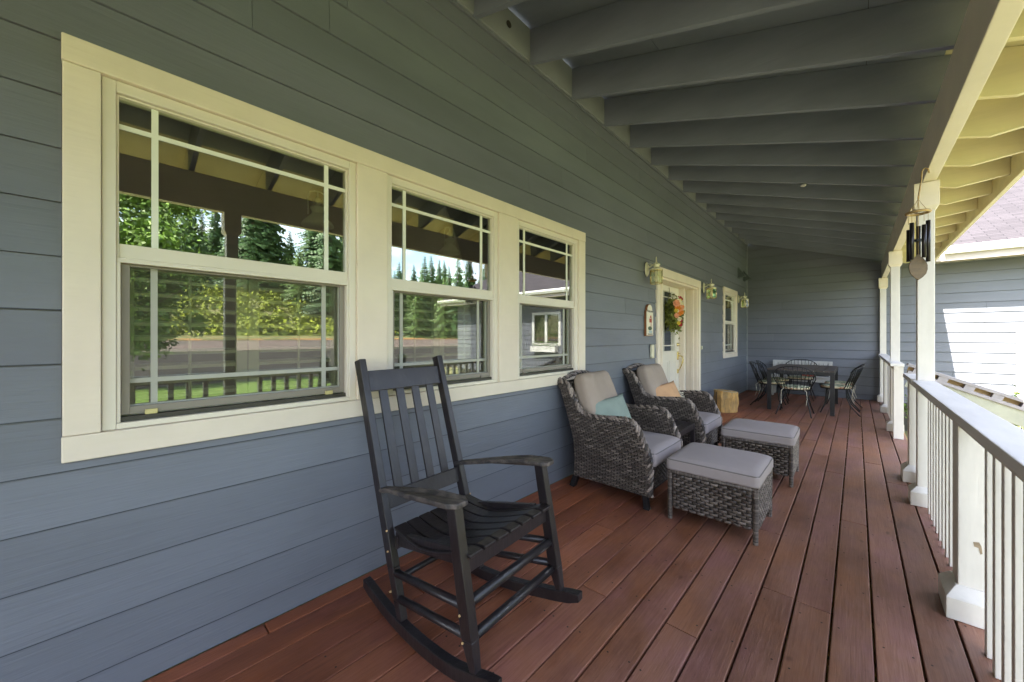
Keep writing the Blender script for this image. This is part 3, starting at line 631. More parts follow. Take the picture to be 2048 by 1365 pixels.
# ------------------------------------------------------------------ railings
def baluster_set(t, y0, y1, n0=None):
    bm = NB(); box(bm, -0.019, 0.019, -0.019, 0.019, 0.0, 0.926); 
    for v in bm.verts: v.co.x += 2.408; v.co.z += 0.001
    first = None; y = y0
    ys = []
    while y < y1: ys.append(y); y += 0.122
    b0 = obj('baluster', bm, M['white'], t, bevel=0.002); b0.location = (0, ys[0], 0)
    for y in ys[1:]:
        c = b0.copy(); col.objects.link(c); c.parent = t; c.location = (0, y, 0)
def rail(t, y0, y1):
    bm = NB(); box(bm, 2.320, 2.446, y0, y1, 0.928, 0.965); obj('top_rail', bm, M['railcap'], t, bevel=0.004)
    bm = NB(); box(bm, 2.350, 2.388, y0+0.002, y1-0.002, 0.885, 0.9275); obj('sub_rail', bm, M['white'], t, bevel=0.003)
def rail_short(t, y0, w=0.13, base=True):
    bm = NB(); box(bm, 2.349, 2.441, y0, y0+w, 0.001, 0.9275); p = obj('rail_post', bm, M['white'], t, bevel=0.004)
    if base:
        bm = NB(); x0, x1 = 2.306, 2.478; ya, yb = y0-0.058, y0+w+0.04; h = 0.10
        hexa(bm, [(x0, ya, 0.001), (x1, ya, 0.001), (x1, yb, 0.001), (x0, yb, 0.001), (x0, ya, h), (x1, ya, h), (x1, yb, h), (x0, yb, h)])
        hexa(bm, [(x0, ya, h), (x1, ya, h), (x1, yb, h), (x0, yb, h), (x0+.036, ya+.050, h+.045), (x1-.03, ya+.050, h+.045), (x1-.03, yb-.034, h+.045), (x0+.036, yb-.034, h+.045)])
        obj('base_trim', bm, M['white'], p, bevel=0.003)
    return p
t = thing('porch_railing', 'long white railing from the photographer to the stair opening', 'railing', group='porch railings')
for a, b in ((-5.80, -2.505), (-2.40, 0.798), (0.894, 4.278), (4.374, 5.06)): rail(t, a, b)
for y in (-4.2, -0.9, 2.705, 4.93): rail_short(t, y)
for a, b in ((-5.7, -4.3), (-4.0, -2.6), (-2.3, -1.0), (-0.68, 0.72), (1.10, 2.55), (2.90, 4.22), (4.46, 4.88)): baluster_set(t, a, b)
bm = NB(); prism(bm, [(0.0, 0), (0.022, 0.004), (0.030, -0.012), (0.034, -0.045), (0.026, -0.05), (0.020, -0.022), (0.004, -0.02)], lambda p: (2.395+p[0]*0.8, 2.7045, 0.36+p[1]), lambda p: (2.395+p[0]*0.8, 2.7035, 0.36+p[1])); obj('bare_patch', bm, M['peel'], t)
t = thing('porch_railing', 'short white railing between the stair opening and the end wall', 'railing', group='porch railings')
for a, b in ((6.84, 7.398), (7.494, 10.598)): rail(t, a, b)
rail_short(t, 6.865, 0.095, base=False); rail_short(t, 9.16, 0.10)
for a, b in ((7.04, 7.34), (7.58, 9.1), (9.34, 10.55)): baluster_set(t, a, b)
# stair handrail going down from the opening
t = thing('stair_handrail', 'sloping wooden stair handrail with spacer blocks, partly in the sun', 'handrail', (2.475, 6.90, 0.958))
sl = -0.41; L_ = 1.9
bm = NB(); bar(bm, (0, 0, 0), (L_, 0, sl*L_), 0.14, 0.035); obj('top_rail', bm, M['greyrail'], t, bevel=0.004)
bm = NB()
for i in range(9):
    a = 0.05+i*0.205; bar(bm, (a, -.02, sl*a-0.046), (a+0.075, -.02, sl*(a+0.075)-0.046), 0.09, 0.052)
obj('spacer_block', bm, M['greyrail'], t)
bm = NB(); bar(bm, (0.01, .045, -0.046), (L_, .045, sl*L_-0.046), 0.03, 0.052); obj('inner_batten', bm, M['rawwood'], t)
bm = NB(); bar(bm, (0, 0, -0.092), (L_, 0, sl*L_-0.092), 0.135, 0.034); obj('lower_rail', bm, M['greyrail'], t, bevel=0.004)
bm = NB(); bar(bm, (0, -0.03, -0.20), (L_, -0.03, sl*L_-0.20), 0.036, 0.165); obj('side_board', bm, M['greyboard'], t, bevel=0.003)
bm = NB(); box(bm, L_-0.10, L_-0.01, -0.012, 0.078, -1.45, sl*L_-0.11); obj('handrail_post', bm, M['white'], t, bevel=0.003)
t = thing('porch_steps', 'wooden steps leading down from the railing opening to the lawn', 'steps')
for i, z in enumerate((-0.19, -0.37)):
    bm = NB(); box(bm, 2.51+0.4*i, 2.90+0.4*i, 5.32, 6.80, z-0.04, z); obj('tread', bm, M['rawwood'], t, bevel=0.003)
for y in (5.30, 6.81):
    bm = NB(); prism(bm, [(2.505, -0.06), (3.35, -0.40), (3.35, -0.62), (2.505, -0.62)], lambda p: (p[0], y-.02, p[1]), lambda p: (p[0], y+.0, p[1])); obj('stringer', bm, M['white'], t)

# ------------------------------------------------------------------ garage wing
G = thing('garage', 'garage wing with sunlit lap siding, lavender shingles and white gutter', 'garage')
obj('garage_wall', courses(-0.55, 2.74, 2.985, 11.0, [(4.04, 4.80, -0.55, 1.535), (5.42, 6.70, 1.0, 2.2)], lambda a, z, f: (a, EY-f, z), seed=21, lapd=0.017, slot=0.004), M['siding_end'], G)
bm = NB(); ring(bm, 4.045, 4.795, EY-0.03, EY-0.03, 0, 0, 0) if False else box(bm, 4.042, 4.13, EY-0.028, EY+0.02, -0.55, 1.533)
box(bm, 4.71, 4.798, EY-0.028, EY+0.02, -0.55, 1.533); box(bm, 4.131, 4.709, EY-0.028, EY+0.02, 1.44, 1.533); obj('door_trim', bm, M['gutter'], G, bevel=0.003)
bm = NB(); box(bm, 4.132, 4.708, EY-0.012, EY+0.02, -0.54, 1.438); ring(bm, 4.2, 4.64, EY-0.02, EY-0.0125, -0.3, 0.0, 0) if False else None; obj('access_door', bm, M['gutter'], G)
bm = NB(); hexa(bm, [(-4.5, EY+0.05, 2.8), (11.4, EY+0.05, 2.8), (11.4, 18, 6.2), (-4.5, 18, 6.2), (-4.5, EY+0.05, 2.84), (11.4, EY+0.05, 2.84), (11.4, 18, 6.24), (-4.5, 18, 6.24)]) if False else None
gr0, gs = 2.875, 0.46
def gq(x0, x1, y0, y1): 
    z = lambda y: gr0+gs*(y-10.05)
    hexa(bm, [(x0, y0, z(y0)), (x1, y0, z(y0)), (x1, y1, z(y1)), (x0, y1, z(y1)), (x0, y0, z(y0)+.03), (x1, y0, z(y0)+.03), (x1, y1, z(y1)+.03), (x0, y1, z(y1)+.03)])
gq(3.10, 11.4, 10.05, 17.5)
gq(-3.0, 3.0995, 10.80, 17.5)
obj('roof', bm, M['shingle'], G)
bm = NB(); box(bm, 3.042, 11.4, 10.05, 10.085, 2.645, 2.868); box(bm, 3.042, 11.4, 10.086, EY-0.02, 2.70, 2.72); obj('fascia', bm, M['fasciapaint'], G, bevel=0.003)
bm = NB(); prism(bm, [(0, 0), (0.0, 0.125), (-0.02, 0.125), (-0.018, 0.02), (-0.075, 0.02), (-0.115, 0.075), (-0.118, 0.125), (-0.135, 0.125), (-0.132, 0.07), (-0.085, 0.0)], lambda p: (3.14, 10.048+p[0], 2.758+p[1]), lambda p: (11.4, 10.048+p[0], 2.758+p[1])); obj('gutter', bm, M['gutter'], G)
wn_ = NB(); ring(wn_, 0, 0.02, 5.425, 6.695, 1.005, 2.195, 0.09); box(wn_, 0, 0.02, 6.01, 6.11, 1.096, 2.104)
for v in wn_.verts: v.co = Vector((v.co.y, EY-0.03+v.co.x*1.2, v.co.z))
g = obj('window', wn_, M['gutter'], G)
bm = NB(); box(bm, 5.515, 6.605, EY-0.004, EY+0.0, 1.096, 2.104); obj('pane', bm, M['glass'], g)
bm = NB(); box(bm, 5.43, 6.69, EY+0.004, EY+0.0125, 1.02, 2.18); obj('pane_backing', bm, M['darktrack'], G)  # dark sheet behind the pane
t = thing('flower_box', 'white window box of flowers under the garage window', 'flower box', (6.06, EY-0.14, 0.78))
bm = NB(); box(bm, -0.55, 0.55, -0.10, 0.11, 0.0, 0.20); obj('trough', bm, M['gutter'], t, bevel=0.004)
bm = NB()
for i in range(220):
    p = Vector((rnd.uniform(-.56, .56), rnd.uniform(-.12, .08), rnd.uniform(.12, .38))); d = Vector([rnd.uniform(-1, 1) for _ in range(3)]).normalized()*0.03; e = d.cross(Vector((rnd.random(), rnd.random(), 1))).normalized()*0.02
    quad(bm, [p-d, p+e, p+d, p-e])
obj('foliage', bm, M['leafa'], t)

# sparse sapling beyond the handrail
def sprig(name, label, cat, loc, h, n, mat, spread=0.16, seed=1, leaf=0.045):
    rr = random.Random(seed); t = thing(name, label, cat, loc); bm = NB(); lb = NB()
    for i in range(n):
        a = rr.uniform(0, 2*PI); s = rr.uniform(0.02, spread); hh = h*rr.uniform(0.65, 1.0); pts = [Vector((0, 0, 0)), Vector((math.cos(a)*s*.4, math.sin(a)*s*.4, hh*.5)), Vector((math.cos(a)*s, math.sin(a)*s, hh))]
        tube(bm, pts, [.006, .004, .002], 5)
        for k in range(14):
            f = rr.uniform(0.3, 1.0); p = pts[0].lerp(pts[2], f)+Vector((0, 0, 0)); d = Vector((rr.uniform(-1, 1), rr.uniform(-1, 1), rr.uniform(.1, 1))).normalized()*leaf; e = d.cross(Vector((0, 0, 1))).normalized()*leaf*.3
            quad(lb, [p, p+d*.5+e, p+d, p+d*.5-e])
    obj('stem', bm, M['bark'], t); obj('foliage', lb, mat, t); return t
sprig('sapling', 'spindly sapling in front of the sunlit garage wall', 'sapling', (3.93, 10.0, -0.55), 1.22, 9, M['leafa'], 0.22, 3, 0.09)
sprig('shrub', 'small green shrub beyond the stair opening by the railing', 'shrub', (2.85, 9.4, -0.55), 0.95, 26, M['leafa'], 0.32, 9, 0.07)

# ------------------------------------------------------------------ trees
def conifer_mesh(seed, h, r, n_wh, dens=13):
    rr = random.Random(seed); bm = NB()
    for w in range(n_wh):
        f = w/(n_wh-1); z = h*(0.07+0.93*f); rad = r*(1-f)**0.9*rr.uniform(0.75, 1.2)+0.08; nb = max(4, int(dens*(1-f)+4))
        for b in range(nb):
            a = rr.uniform(0, 2*PI); L = rad*rr.uniform(0.5, 1.2); ca, sa = math.cos(a), math.sin(a); lean = rr.uniform(0.18, 0.42)
            nseg = max(2, int(L/0.45))
            tk = 0.32+0.68*min(1, (1-f)*2.2)
            for q in range(nseg):
                for side in (-1, 1):
                    t0 = (q+0.15)/nseg*L; c = Vector((ca*t0, sa*t0, z-lean*t0+0.08*math.sin(t0*2))); ln = (0.85-0.40*t0/max(L, .1))*rr.uniform(0.7, 1.3)*tk
                    d = Vector((ca*0.8-sa*side*0.8, sa*0.8+ca*side*0.8, -0.30-rr.uniform(0, .25))).normalized()*ln; up = Vector((-sa, ca, 1.4)).normalized()*ln*0.34
                    quad(bm, [c-up*0.4, c+d*0.5-up, c+d, c+d*0.45+up])
    return bm
def conifer_proto(seed, h, r, nw, mat, label):
    t = thing('conifer_tree', label, 'conifer', (0, 0, -50), 0, 'conifers along the bank mirrored in the windows')
    bm = NB(); tube(bm, [(0, 0, -0.4), (0, 0, h*0.5), (0, 0, h*0.97)], [h*.016, h*.010, h*.003], 7); obj('trunk', bm, M['bark'], t)
    obj('crown', conifer_mesh(seed, h, r, nw), mat, t)
    return t
c_tall = conifer_proto(1, 22, 4.8, 54, M['conifer'], 'x'); c_mid = conifer_proto(2, 14, 3.9, 40, M['conifer'], 'x'); c_light = conifer_proto(3, 12, 3.7, 34, M['conifer2'], 'x')
used = set()
def mir(u, t):
    a = (u-1024)/752.0; s_, c_ = math.sin(R(42.5)), math.cos(R(42.5)); return (-2.0+t*(s_-a*c_), t*(c_+a*s_))
def place_tree(src, u, t, sc, label):
    x, y = mir(u, t); z = gz(x, y)
    if src not in used: used.add(src); o = src; o.location = (x, y, z); o.rotation_euler = (0, 0, rnd.uniform(0, 6)); o.scale = (sc, sc, sc); o['label'] = label; return o
    return dup(src, (x, y, z), rnd.uniform(0, 6), label, (sc, sc, sc))
tr_ = [(c_tall, 505, 62, 1.05, 'tallest dark conifer in the wide near window reflection'), (c_tall, 540, 64, 0.98, 'tall dark conifer left of the sky gap in the near window reflection'),
       (c_light, 580, 66, .95, 'small bright conifer in the sky gap of the near window reflection'), (c_light, 598, 61, .80, 'second small bright conifer in the sky gap of the near window'),
       (c_tall, 628, 66, 0.95, 'tall conifer right of the sky gap in the near window reflection'), (c_tall, 662, 60, 1.0, 'broad conifer beside the pendant in the near window reflection'), (c_tall, 690, 66, 0.9, 'conifer at the right edge of the near window reflection')]
for a in tr_: place_tree(*a)
rr = random.Random(31); i = 0
for u in range(715, 1010, 17):
    src = rr.choice([c_mid, c_mid, c_light]); place_tree(src, u+rr.uniform(-6, 6), rr.uniform(60, 74), rr.uniform(.72, 1.0)*(1.0 if u < 900 else 1.15), 'conifer on the bank, mirrored in the middle window'); i += 1
for u in range(300, 500, 26):
    place_tree(rr.choice([c_tall, c_mid]), u, rr.uniform(64, 76), rr.uniform(.8, 1.0), 'conifer on the bank behind the leafy tree')
for u in range(560, 1000, 24):
    place_tree(rr.choice([c_mid, c_light]), u+rr.uniform(-8, 8), rr.uniform(78, 90), rr.uniform(.6, .85), 'smaller conifer in the rear row on the bank')
# leafy tree near the lawn
def leafy(name, label, loc, r, z0, z1, n, seed, leaf=0.11):
    rr = random.Random(seed); t = thing(name, label, 'tree', loc); bm = NB()
    cz = (z0+z1)/2; hz = (z1-z0)/2; cl_ = []
    for i in range(150):
        d = Vector([rr.gauss(0, 1) for _ in range(3)]).normalized()*rr.uniform(.35, 1.0); cl_.append((Vector((d.x*r, d.y*r, cz+d.z*hz)), rr.uniform(.35, .8)))
    for i in range(n):
        c, s = rr.choice(cl_); p = c+Vector([rr.gauss(0, 1) for _ in range(3)])*s*0.55
        d = Vector([rr.uniform(-1, 1) for _ in range(3)]).normalized()*leaf*rr.uniform(.6, 1.2); e = d.cross(Vector([rr.uniform(-1, 1) for _ in range(3)])).normalized()*leaf*.5
        quad(bm, [p-d, p+e, p+d, p-e])
    obj('crown', bm, M['leafa'], t)
    tb = NB(); tube(tb, [(0, 0, -0.1), (0.05, 0, 1.2), (0, 0.1, cz)], [.16, .13, .07], 8)
    for i in range(7):
        a = i*0.9; tube(tb, [(0, 0, 1.3+.25*i), (math.cos(a)*r*.4, math.sin(a)*r*.4, 2.2+.4*i), (math.cos(a)*r*.75, math.sin(a)*r*.75, 3.0+.5*i)], [.06, .04, .015], 6)
    obj('trunk', tb, M['bark'], t); return t
x, y = mir(290, 14.5); leafy('leafy_tree', 'leafy broadleaf tree mirrored at the left of the near window', (x, y-1.3, -0.55), 3.6, 0.4, 9.6, 34000, 5)

# ------------------------------------------------------------------ wall lanterns
def lantern(y, label, first=None):
    if first: return dup(first, (0, y, 1.97), 0, label)
    t = thing('wall_lantern', label, 'wall lantern', (0, y, 1.97), 0, 'lanterns along the house wall')
    bm = NB(); lathe(bm, [(0.056, 0), (0.060, 0.006), (0.048, 0.018), (0.02, 0.022)], n=20)
    for v in bm.verts: v.co = Vector((0.014+v.co.z, v.co.x, 0.20+v.co.y*1.6))
    obj('back_plate', bm, M['lampwhite'], t, smooth=True)
    bm = NB(); tube(bm, [(0.03, 0, 0.22), (0.06, 0, 0.225), (0.095, 0, 0.245), (0.135, 0, 0.235)], 0.011, 8); tube(bm, [(0.03, 0, 0.255), (0.07, 0, 0.262), (0.12, 0, 0.235)], 0.005, 6); obj('arm', bm, M['lampwhite'], t, smooth=True)
    c = (0.140, 0, 0)
    bm = NB(); lathe(bm, [(0.082, 0.175), (0.078, 0.186), (0.05, 0.200), (0.028, 0.212), (0.030, 0.222), (0.048, 0.240), (0.046, 0.252), (0.020, 0.266), (0.010, 0.275), (0.007, 0.30), (0.010, 0.315), (0.004, 0.345)], c, n=18); obj('cap', bm, M['lampwhite'], t, smooth=True)
    bm = NB(); n = 6; rad = 0.078
    for k in range(n):
        a = 2*PI*k/n; p = (c[0]+rad*math.cos(a), rad*math.sin(a)); tube(bm, [(p[0], p[1], 0.006), (p[0], p[1], 0.178)], 0.0028, 6)
        b = 2*PI*(k+1)/n; q = (c[0]+rad*math.cos(b), rad*math.sin(b)); tube(bm, [(p[0], p[1], 0.008), (q[0], q[1], 0.008)], 0.0045, 6); tube(bm, [(p[0], p[1], 0.174), (q[0], q[1], 0.174)], 0.0045, 6)
    obj('cage', bm, M['brass'], t, smooth=True)
    bm = NB()
    for k in range(n):
        a = 2*PI*k/n; b = 2*PI*(k+1)/n; rg = rad-0.003
        quad(bm, [(c[0]+rg*math.cos(a), rg*math.sin(a), 0.012), (c[0]+rg*math.cos(b), rg*math.sin(b), 0.012), (c[0]+rg*math.cos(b), rg*math.sin(b), 0.170), (c[0]+rg*math.cos(a), rg*math.sin(a), 0.170)])
    obj('lamp_glass', bm, M['lampglass'], t)
    bm = NB(); lathe(bm, [(0.018, 0.16), (0.018, 0.11), (0.022, 0.10), (0.030, 0.07), (0.026, 0.045), (0.010, 0.03)], c, n=12); obj('bulb', bm, M['pendwhite'], t, smooth=True)
    return t
l1 = lantern(4.72, 'white and brass wall lantern left of the front door, above the plaque')
lantern(7.16, 'white and brass wall lantern right of the front door', l1)
lantern(9.80, 'small far wall lantern between the single window and the corner', l1)

# vent hoods near the corner
for y, lb in ((9.84, 'wedge shaped vent hood nearer the lanterns, high on the siding'), (10.40, 'wedge shaped vent hood nearest the porch corner, high on the siding')):
    t = thing('vent_hood', lb, 'vent hood', (0.014, y, 2.66), 0, 'vent hoods high on the wall')
    bm = NB(); prism(bm, [(0.0, 0.21), (0.012, 0.21), (0.135, 0.035), (0.125, 0.02), (0.0, 0.0)], lambda p: (p[0], -0.07, p[1]), lambda p: (p[0], 0.07, p[1])); obj('hood', bm, M['vent'], t, bevel=0.002)
    bm = NB(); box(bm, -0.004, 0.004, -0.09, 0.09, -0.02, 0.23); obj('flange', bm, M['vent'], t)

# plaque and keypad by the door
t = thing('welcome_plaque', 'cream arched wooden welcome plaque with a painted scene', 'plaque', (0.012, 4.765, 1.52))
arch = [(-0.105, -0.20), (0.105, -0.20), (0.105, 0.10), (0.098, 0.118), (0.082, 0.125)] + [(0.078*math.cos(a), 0.130+0.072*math.sin(a)) for a in [PI*i/12 for i in range(13)]] + [(-0.082, 0.125), (-0.098, 0.118), (-0.105, 0.10)]
bm = NB(); prism(bm, [(p[0]*1.03, p[1]*1.02) for p in arch], lambda p: (0.0, p[0], p[1]), lambda p: (0.026, p[0], p[1])); obj('board', bm, M['brownedge'], t, bevel=0.002)
bm = NB(); prism(bm, arch, lambda p: (0.0262, p[0]*.97, p[1]*.98), lambda p: (0.029, p[0]*.97, p[1]*.98)); obj('painted_face', bm, M['plaque'], t)
MX = Matrix(((0, 0, 1, 0.0295), (1, 0, 0, 0), (0, 1, 0, 0.10), (0, 0, 0, 1)))
bm = NB(); text_mesh(bm, 'Welcome', 0.046, MX @ Matrix.Shear('XZ', 4, (0, 0)) if False else MX)
obj('lettering', bm, M['ink'], t)
bm = NB(); box(bm, 0.0295, 0.031, -0.02, 0.055, -0.03, 0.02); box(bm, 0.0295, 0.031, 0.026, 0.040, -0.09, 0.06); prism(bm, [(-.01, 0.03), (.05, .03), (.02, .065)], lambda p: (.0295, p[0], p[1]), lambda p: (.031, p[0], p[1])); obj('painted_house', bm, M['redink'], t)
bm = NB(); prism(bm, [(-.03+.06*math.cos(a)+.03, -.105+.026*math.sin(a)) for a in [2*PI*i/14 for i in range(14)]], lambda p: (.0295, p[0], p[1]), lambda p: (.0312, p[0], p[1])); obj('painted_bush', bm, M['greenink'], t)
bm = NB(); box(bm, .0295, .0308, -0.035, 0.065, -.165, -.135); obj('painted_pond', bm, M['blueink'], t)
bm = NB()
for i in range(9): box(bm, .0295, .0312, -.07+.017*i, -.06+.017*i, -.186, -.174)
obj('painted_marks', bm, M['ink'], t)
bm = NB(); softbox(bm, (0, 0, 0), (0.016, 0.038, 0.088), 0.006, n=4); t = obj('mailbox_thermometer', bm, M['lampwhite'], smooth=True, loc=(0.030, 4.865, 1.115)); t.name = 'cream_panel'
tag(t, 'narrow cream panel on the siding below the plaque', 'wall panel')
bm = NB(); softbox(bm, (0, 0, 0), (0.008, 0.02, 0.03), 0.004, n=3); t = obj('doorbell_button', bm, M['lampwhite'], smooth=True, loc=(0.022, 7.03, 1.12)); tag(t, 'tiny white button on the siding right of the door', 'doorbell')

# wreath on the door
t = thing('wreath', 'round flower wreath of peach, orange and crimson blooms on the door', 'wreath', (DX+0.055, 5.975, 1.645))
rr = random.Random(12); lf = NB()
for i in range(1500):
    a = rr.uniform(0, 2*PI); rad = 0.165+rr.gauss(0, 0.045); p = Vector((rr.uniform(-.03, .11), rad*math.cos(a), rad*math.sin(a)*1.12)); d = Vector([rr.uniform(-1, 1) for _ in range(3)]).normalized()*rr.uniform(.018, .036); e = d.cross(Vector([rr.uniform(-1, 1) for _ in range(3)])).normalized()*.011
    quad(lf, [p-d, p+e, p+d, p-e])
obj('foliage', lf, M['wreathleaf'], t)
RB = Matrix.Rotation(R(-48), 3, 'Z')
def bloom(bm, c, r):
    for ringi, (k, rr_) in enumerate(((7, 1.0), (6, .72), (4, .4))):
        for i in range(k):
            a = 2*PI*i/k+ringi*.5; d = Vector((0.35+.3*ringi, math.cos(a), math.sin(a))).normalized()*r*rr_; s = Vector((0, -math.sin(a), math.cos(a)))*r*.42*rr_
            quad(bm, [c, c+RB @ (d*.7-s), c+RB @ (d+Vector((.2*r, 0, 0))), c+RB @ (d*.7+s)])
for nm, mt, pts in (('peach_bloom', 'flower_peach', ((-.07, .16, .062), (.09, .10, .06), (-.06, -.02, .045))), ('orange_bloom', 'flower_orange', ((0.0, .09, .055), (.13, .04, .05), (.06, .01, .04), (.17, .12, .04), (-.05, .10, .04))), ('cream_bloom', 'flower_cream', ((.02, .19, .055), (.06, -.07, .04), (.14, .17, .04), (-.02, .05, .03))), ('yellow_bloom', 'flower_yellow', ((.03, -.13, .035), (.10, .22, .03), (-.08, .05, .035))), ('crimson_berries', 'flower_red', ((.12, -.09, .032), (.10, -.15, .036), (.15, .24, .028), (.11, .26, .024)))):
    for (py, pz, r_) in pts:
        py = py*1.05-.12; r_ *= .98; bm = NB(); bloom(bm, Vector((.125, py, pz)), r_)
        if 'crimson' in nm:
            for i in range(8): ball(bm, (.105+rr.uniform(-.01, .02), py+rr.uniform(-1, 1)*r_, pz+rr.uniform(-1, 1)*r_), .009, 1)
        obj(nm, bm, M[mt], t)
bm = NB(); tube(bm, [(-.03, 0, .19), (-.035, 0, .35), (-.045, 0, .43)], .003, 5); obj('hanger', bm, M['metal_black'], t)

# wind chime
t = thing('wind_chime', 'dark tube wind chime hanging from the porch beam by the post', 'wind chime', (2.318, 3.86, 1.70))
bm = NB(); tube(bm, [(.052, 0, .735), (.046, 0, .765), (.030, 0, .775), (.018, 0, .755), (.016, 0, .70), (.004, 0, .60), (0, 0, .565)], .0045, 6); obj('hook', bm, M['copper'], t, smooth=True)
bm = NB()
for k in range(6):
    a = 2*PI*k/6+.3; tube(bm, [(0, 0, .565), (.050*math.cos(a), .050*math.sin(a), .478)], .0014, 4)
tube(bm, [(0, 0, .565), (0, 0, .17)], .0014, 4)
tbs = [(a_, .11+.012*i) for i, a_ in enumerate((3.4, 2.5, 1.5, .6, -.4, -1.4))]
for k in range(5):
    a = 2*PI*k/5+.2; tube(bm, [(.049*math.cos(a), .049*math.sin(a), .47), (.049*math.cos(a), .049*math.sin(a), .40)], .0014, 4)
obj('cord', bm, M['copper'], t)
bm = NB(); tube(bm, [(.057*math.cos(2*PI*i/28), .057*math.sin(2*PI*i/28), .472) for i in range(29)], .0095, 8, cap=False); obj('ring', bm, M['copper'], t, smooth=True)
for k in range(5):
    a = 2*PI*k/5+.2; bm = NB(); x, y = .049*math.cos(a), .049*math.sin(a); tube(bm, [(x, y, .41-.012*((k*2) % 5)), (x, y, .125+.006*k)], .0118, 14); obj('tube', bm, M['chimetube'], t, smooth=True)
bm = NB(); lathe(bm, [(.024, .27), (.024, .285)], n=20); obj('striker', bm, M['metal_black'], t)
pl = [(0, .185), (.016, .165), (.030, .155), (.050, .135), (.062, .105), (.062, .075), (.052, .045), (.030, .02), (0, 0)]; pl = pl+[(-a, b) for a, b in pl[-2:0:-1]]
cs, sn = math.cos(R(40)), math.sin(R(40))
bm = NB(); prism(bm, pl, lambda p: (p[0]*cs+.003*sn, p[0]*sn-.003*cs, p[1]), lambda p: (p[0]*cs-.003*sn, p[0]*sn+.003*cs, p[1])); obj('sail', bm, M['sail'], t, bevel=0.0015)

# ------------------------------------------------------------------ rocking chair
T = thing('rocking_chair', 'black slatted wooden rocking chair with worn paddle arms', 'rocking chair', (0.88, 1.165, 0.0), R(3.3))
wf, wb = 0.28, 0.246
hw = lambda l: wf + (wf-wb)*l/0.42 if l < 0 else wf
rz = lambda l: 0.030 + 0.31*(l+0.35)**2
def P_(o_, *a, **k): return obj(*a, **k)
for sg in (-1, 1):
    # rocker: curved plank
    bm = NB(); n = 18; ls = [-0.715+0.935*i/n for i in range(n+1)]
    for a, b in zip(ls, ls[1:]):
        w = 0.020; tA = 0.026*(0.75 if a < -.68 else 1); tB = 0.026*(0.7 if b > .2 else 1)
        ya, yb = sg*hw(a), sg*hw(b)
        hexa(bm, [(a, ya-w, rz(a)-tA), (b, yb-w, rz(b)-tB), (b, yb+w, rz(b)-tB), (a, ya+w, rz(a)-tA), (a, ya-w, rz(a)+tA), (b, yb-w, rz(b)+tB), (b, yb+w, rz(b)+tB), (a, ya+w, rz(a)+tA)])
    bmesh.ops.remove_doubles(bm, verts=bm.verts, dist=1e-5)
    fs = [f for f in bm.faces if abs(f.normal.x) > .9 and not f.select]
    obj('rocker', bm, M['black'], T, bevel=0.004)
    bm = NB(); l0, l1 = -0.385, -0.735; bar(bm, (l0+.01, sg*(hw(l0)-.004), rz(l0)+.02), (l0-.06, sg*hw(l0-.06), .26), 0.034, 0.036, up=(1, 0, 0), w2=.036, h2=.052); bar(bm, (l0-.06, sg*hw(l0-.06), .26), (l1, sg*wb, 1.185), 0.036, 0.052, up=(1, 0, 0)); obj('back_post', bm, M['black'], T, bevel=0.004)
    bm = NB(); bar(bm, (0.113, sg*wf, rz(.113)+.02), (0.085, sg*wf, 0.22), 0.032, 0.030, up=(1, 0, 0), w2=.040, h2=.055); bar(bm, (0.085, sg*wf, .22), (0.0, sg*wf, 0.680), 0.040, 0.055, up=(1, 0, 0), h2=.05); obj('front_leg', bm, M['black'], T, bevel=0.004)
    # arm: paddle shape outline
    pts = [(-0.555, -.020), (-0.45, -.022), (-.25, -.032), (-.10, -.050), (.02, -.052), (.055, -.028), (.058, .024), (.022, .046), (-.10, .044), (-.3, .028), (-.555, .020)]
    za = lambda l: .582+(.695-.582)*min(1, max(0, (l+.55)/.50))**0.9
    bm = NB(); prism(bm, [(a, -sg*b) for a, b in pts][::sg], lambda p: (p[0], sg*(wf+.008)+p[1] if p[0] > -.3 else sg*(hw(-.3)+(hw(p[0])-hw(-.3))*.8+.002)+p[1], za(p[0])-.010), lambda p: (p[0], sg*(wf+.008)+p[1] if p[0] > -.3 else sg*(hw(-.3)+(hw(p[0])-hw(-.3))*.8+.002)+p[1], za(p[0])+.010)); obj('arm', bm, M['armwood'], T, bevel=0.004)
    bm = NB(); bar(bm, (-.455, sg*(hw(-.455)-.03), .372), (-.0, sg*(wf-.035), .470), 0.024, 0.060); obj('seat_rail', bm, M['black'], T, bevel=.003)
    for z0_, z1_ in ((.240, .325), (.132, .225)):
        bm = NB(); tube(bm, [(-.43+.05*(.27-z0_), sg*hw(-.42), z0_), (.055+.12*(.27-z1_), sg*wf, z1_)], .0165, 10); obj('side_rung', bm, M['black'], T, smooth=True)
def yz(l): return l
bl = lambda z: -0.385-.35*(z-.035)/1.15 if True else 0
# seat slats: dished profile from front lip to back
for i in range(7):
    y0 = -.232+i*.0775-.0365; wsl = .064
    bm = NB(); n = 12; prev = None
    prof = []
    for k in range(n+1):
        f = k/n; l = .075-.53*f; z = .518-.120*math.sin(min(1, f*1.15)*PI/2)*1.0+.028*max(0, f-.6)/.4 - (.016 if k == 0 else 0); prof.append((l, z))
    for (a, za_), (b, zb2) in zip(prof, prof[1:]):
        q = 1 if a > -.1 else .93
        s0 = y0*(1 if a > -.1 else 1-.12*(-.1-a)/.35); s1 = y0*(1 if b > -.1 else 1-.12*(-.1-b)/.35)
        hexa(bm, [(a, s0, za_-.008), (b, s1, zb2-.008), (b, s1+wsl, zb2-.008), (a, s0+wsl, za_-.008), (a, s0, za_+.008), (b, s1, zb2+.008), (b, s1+wsl, zb2+.008), (a, s0+wsl, za_+.008)])
    bmesh.ops.remove_doubles(bm, verts=bm.verts, dist=1e-5); obj('seat_slat', bm, M['black'], T, bevel=.004)
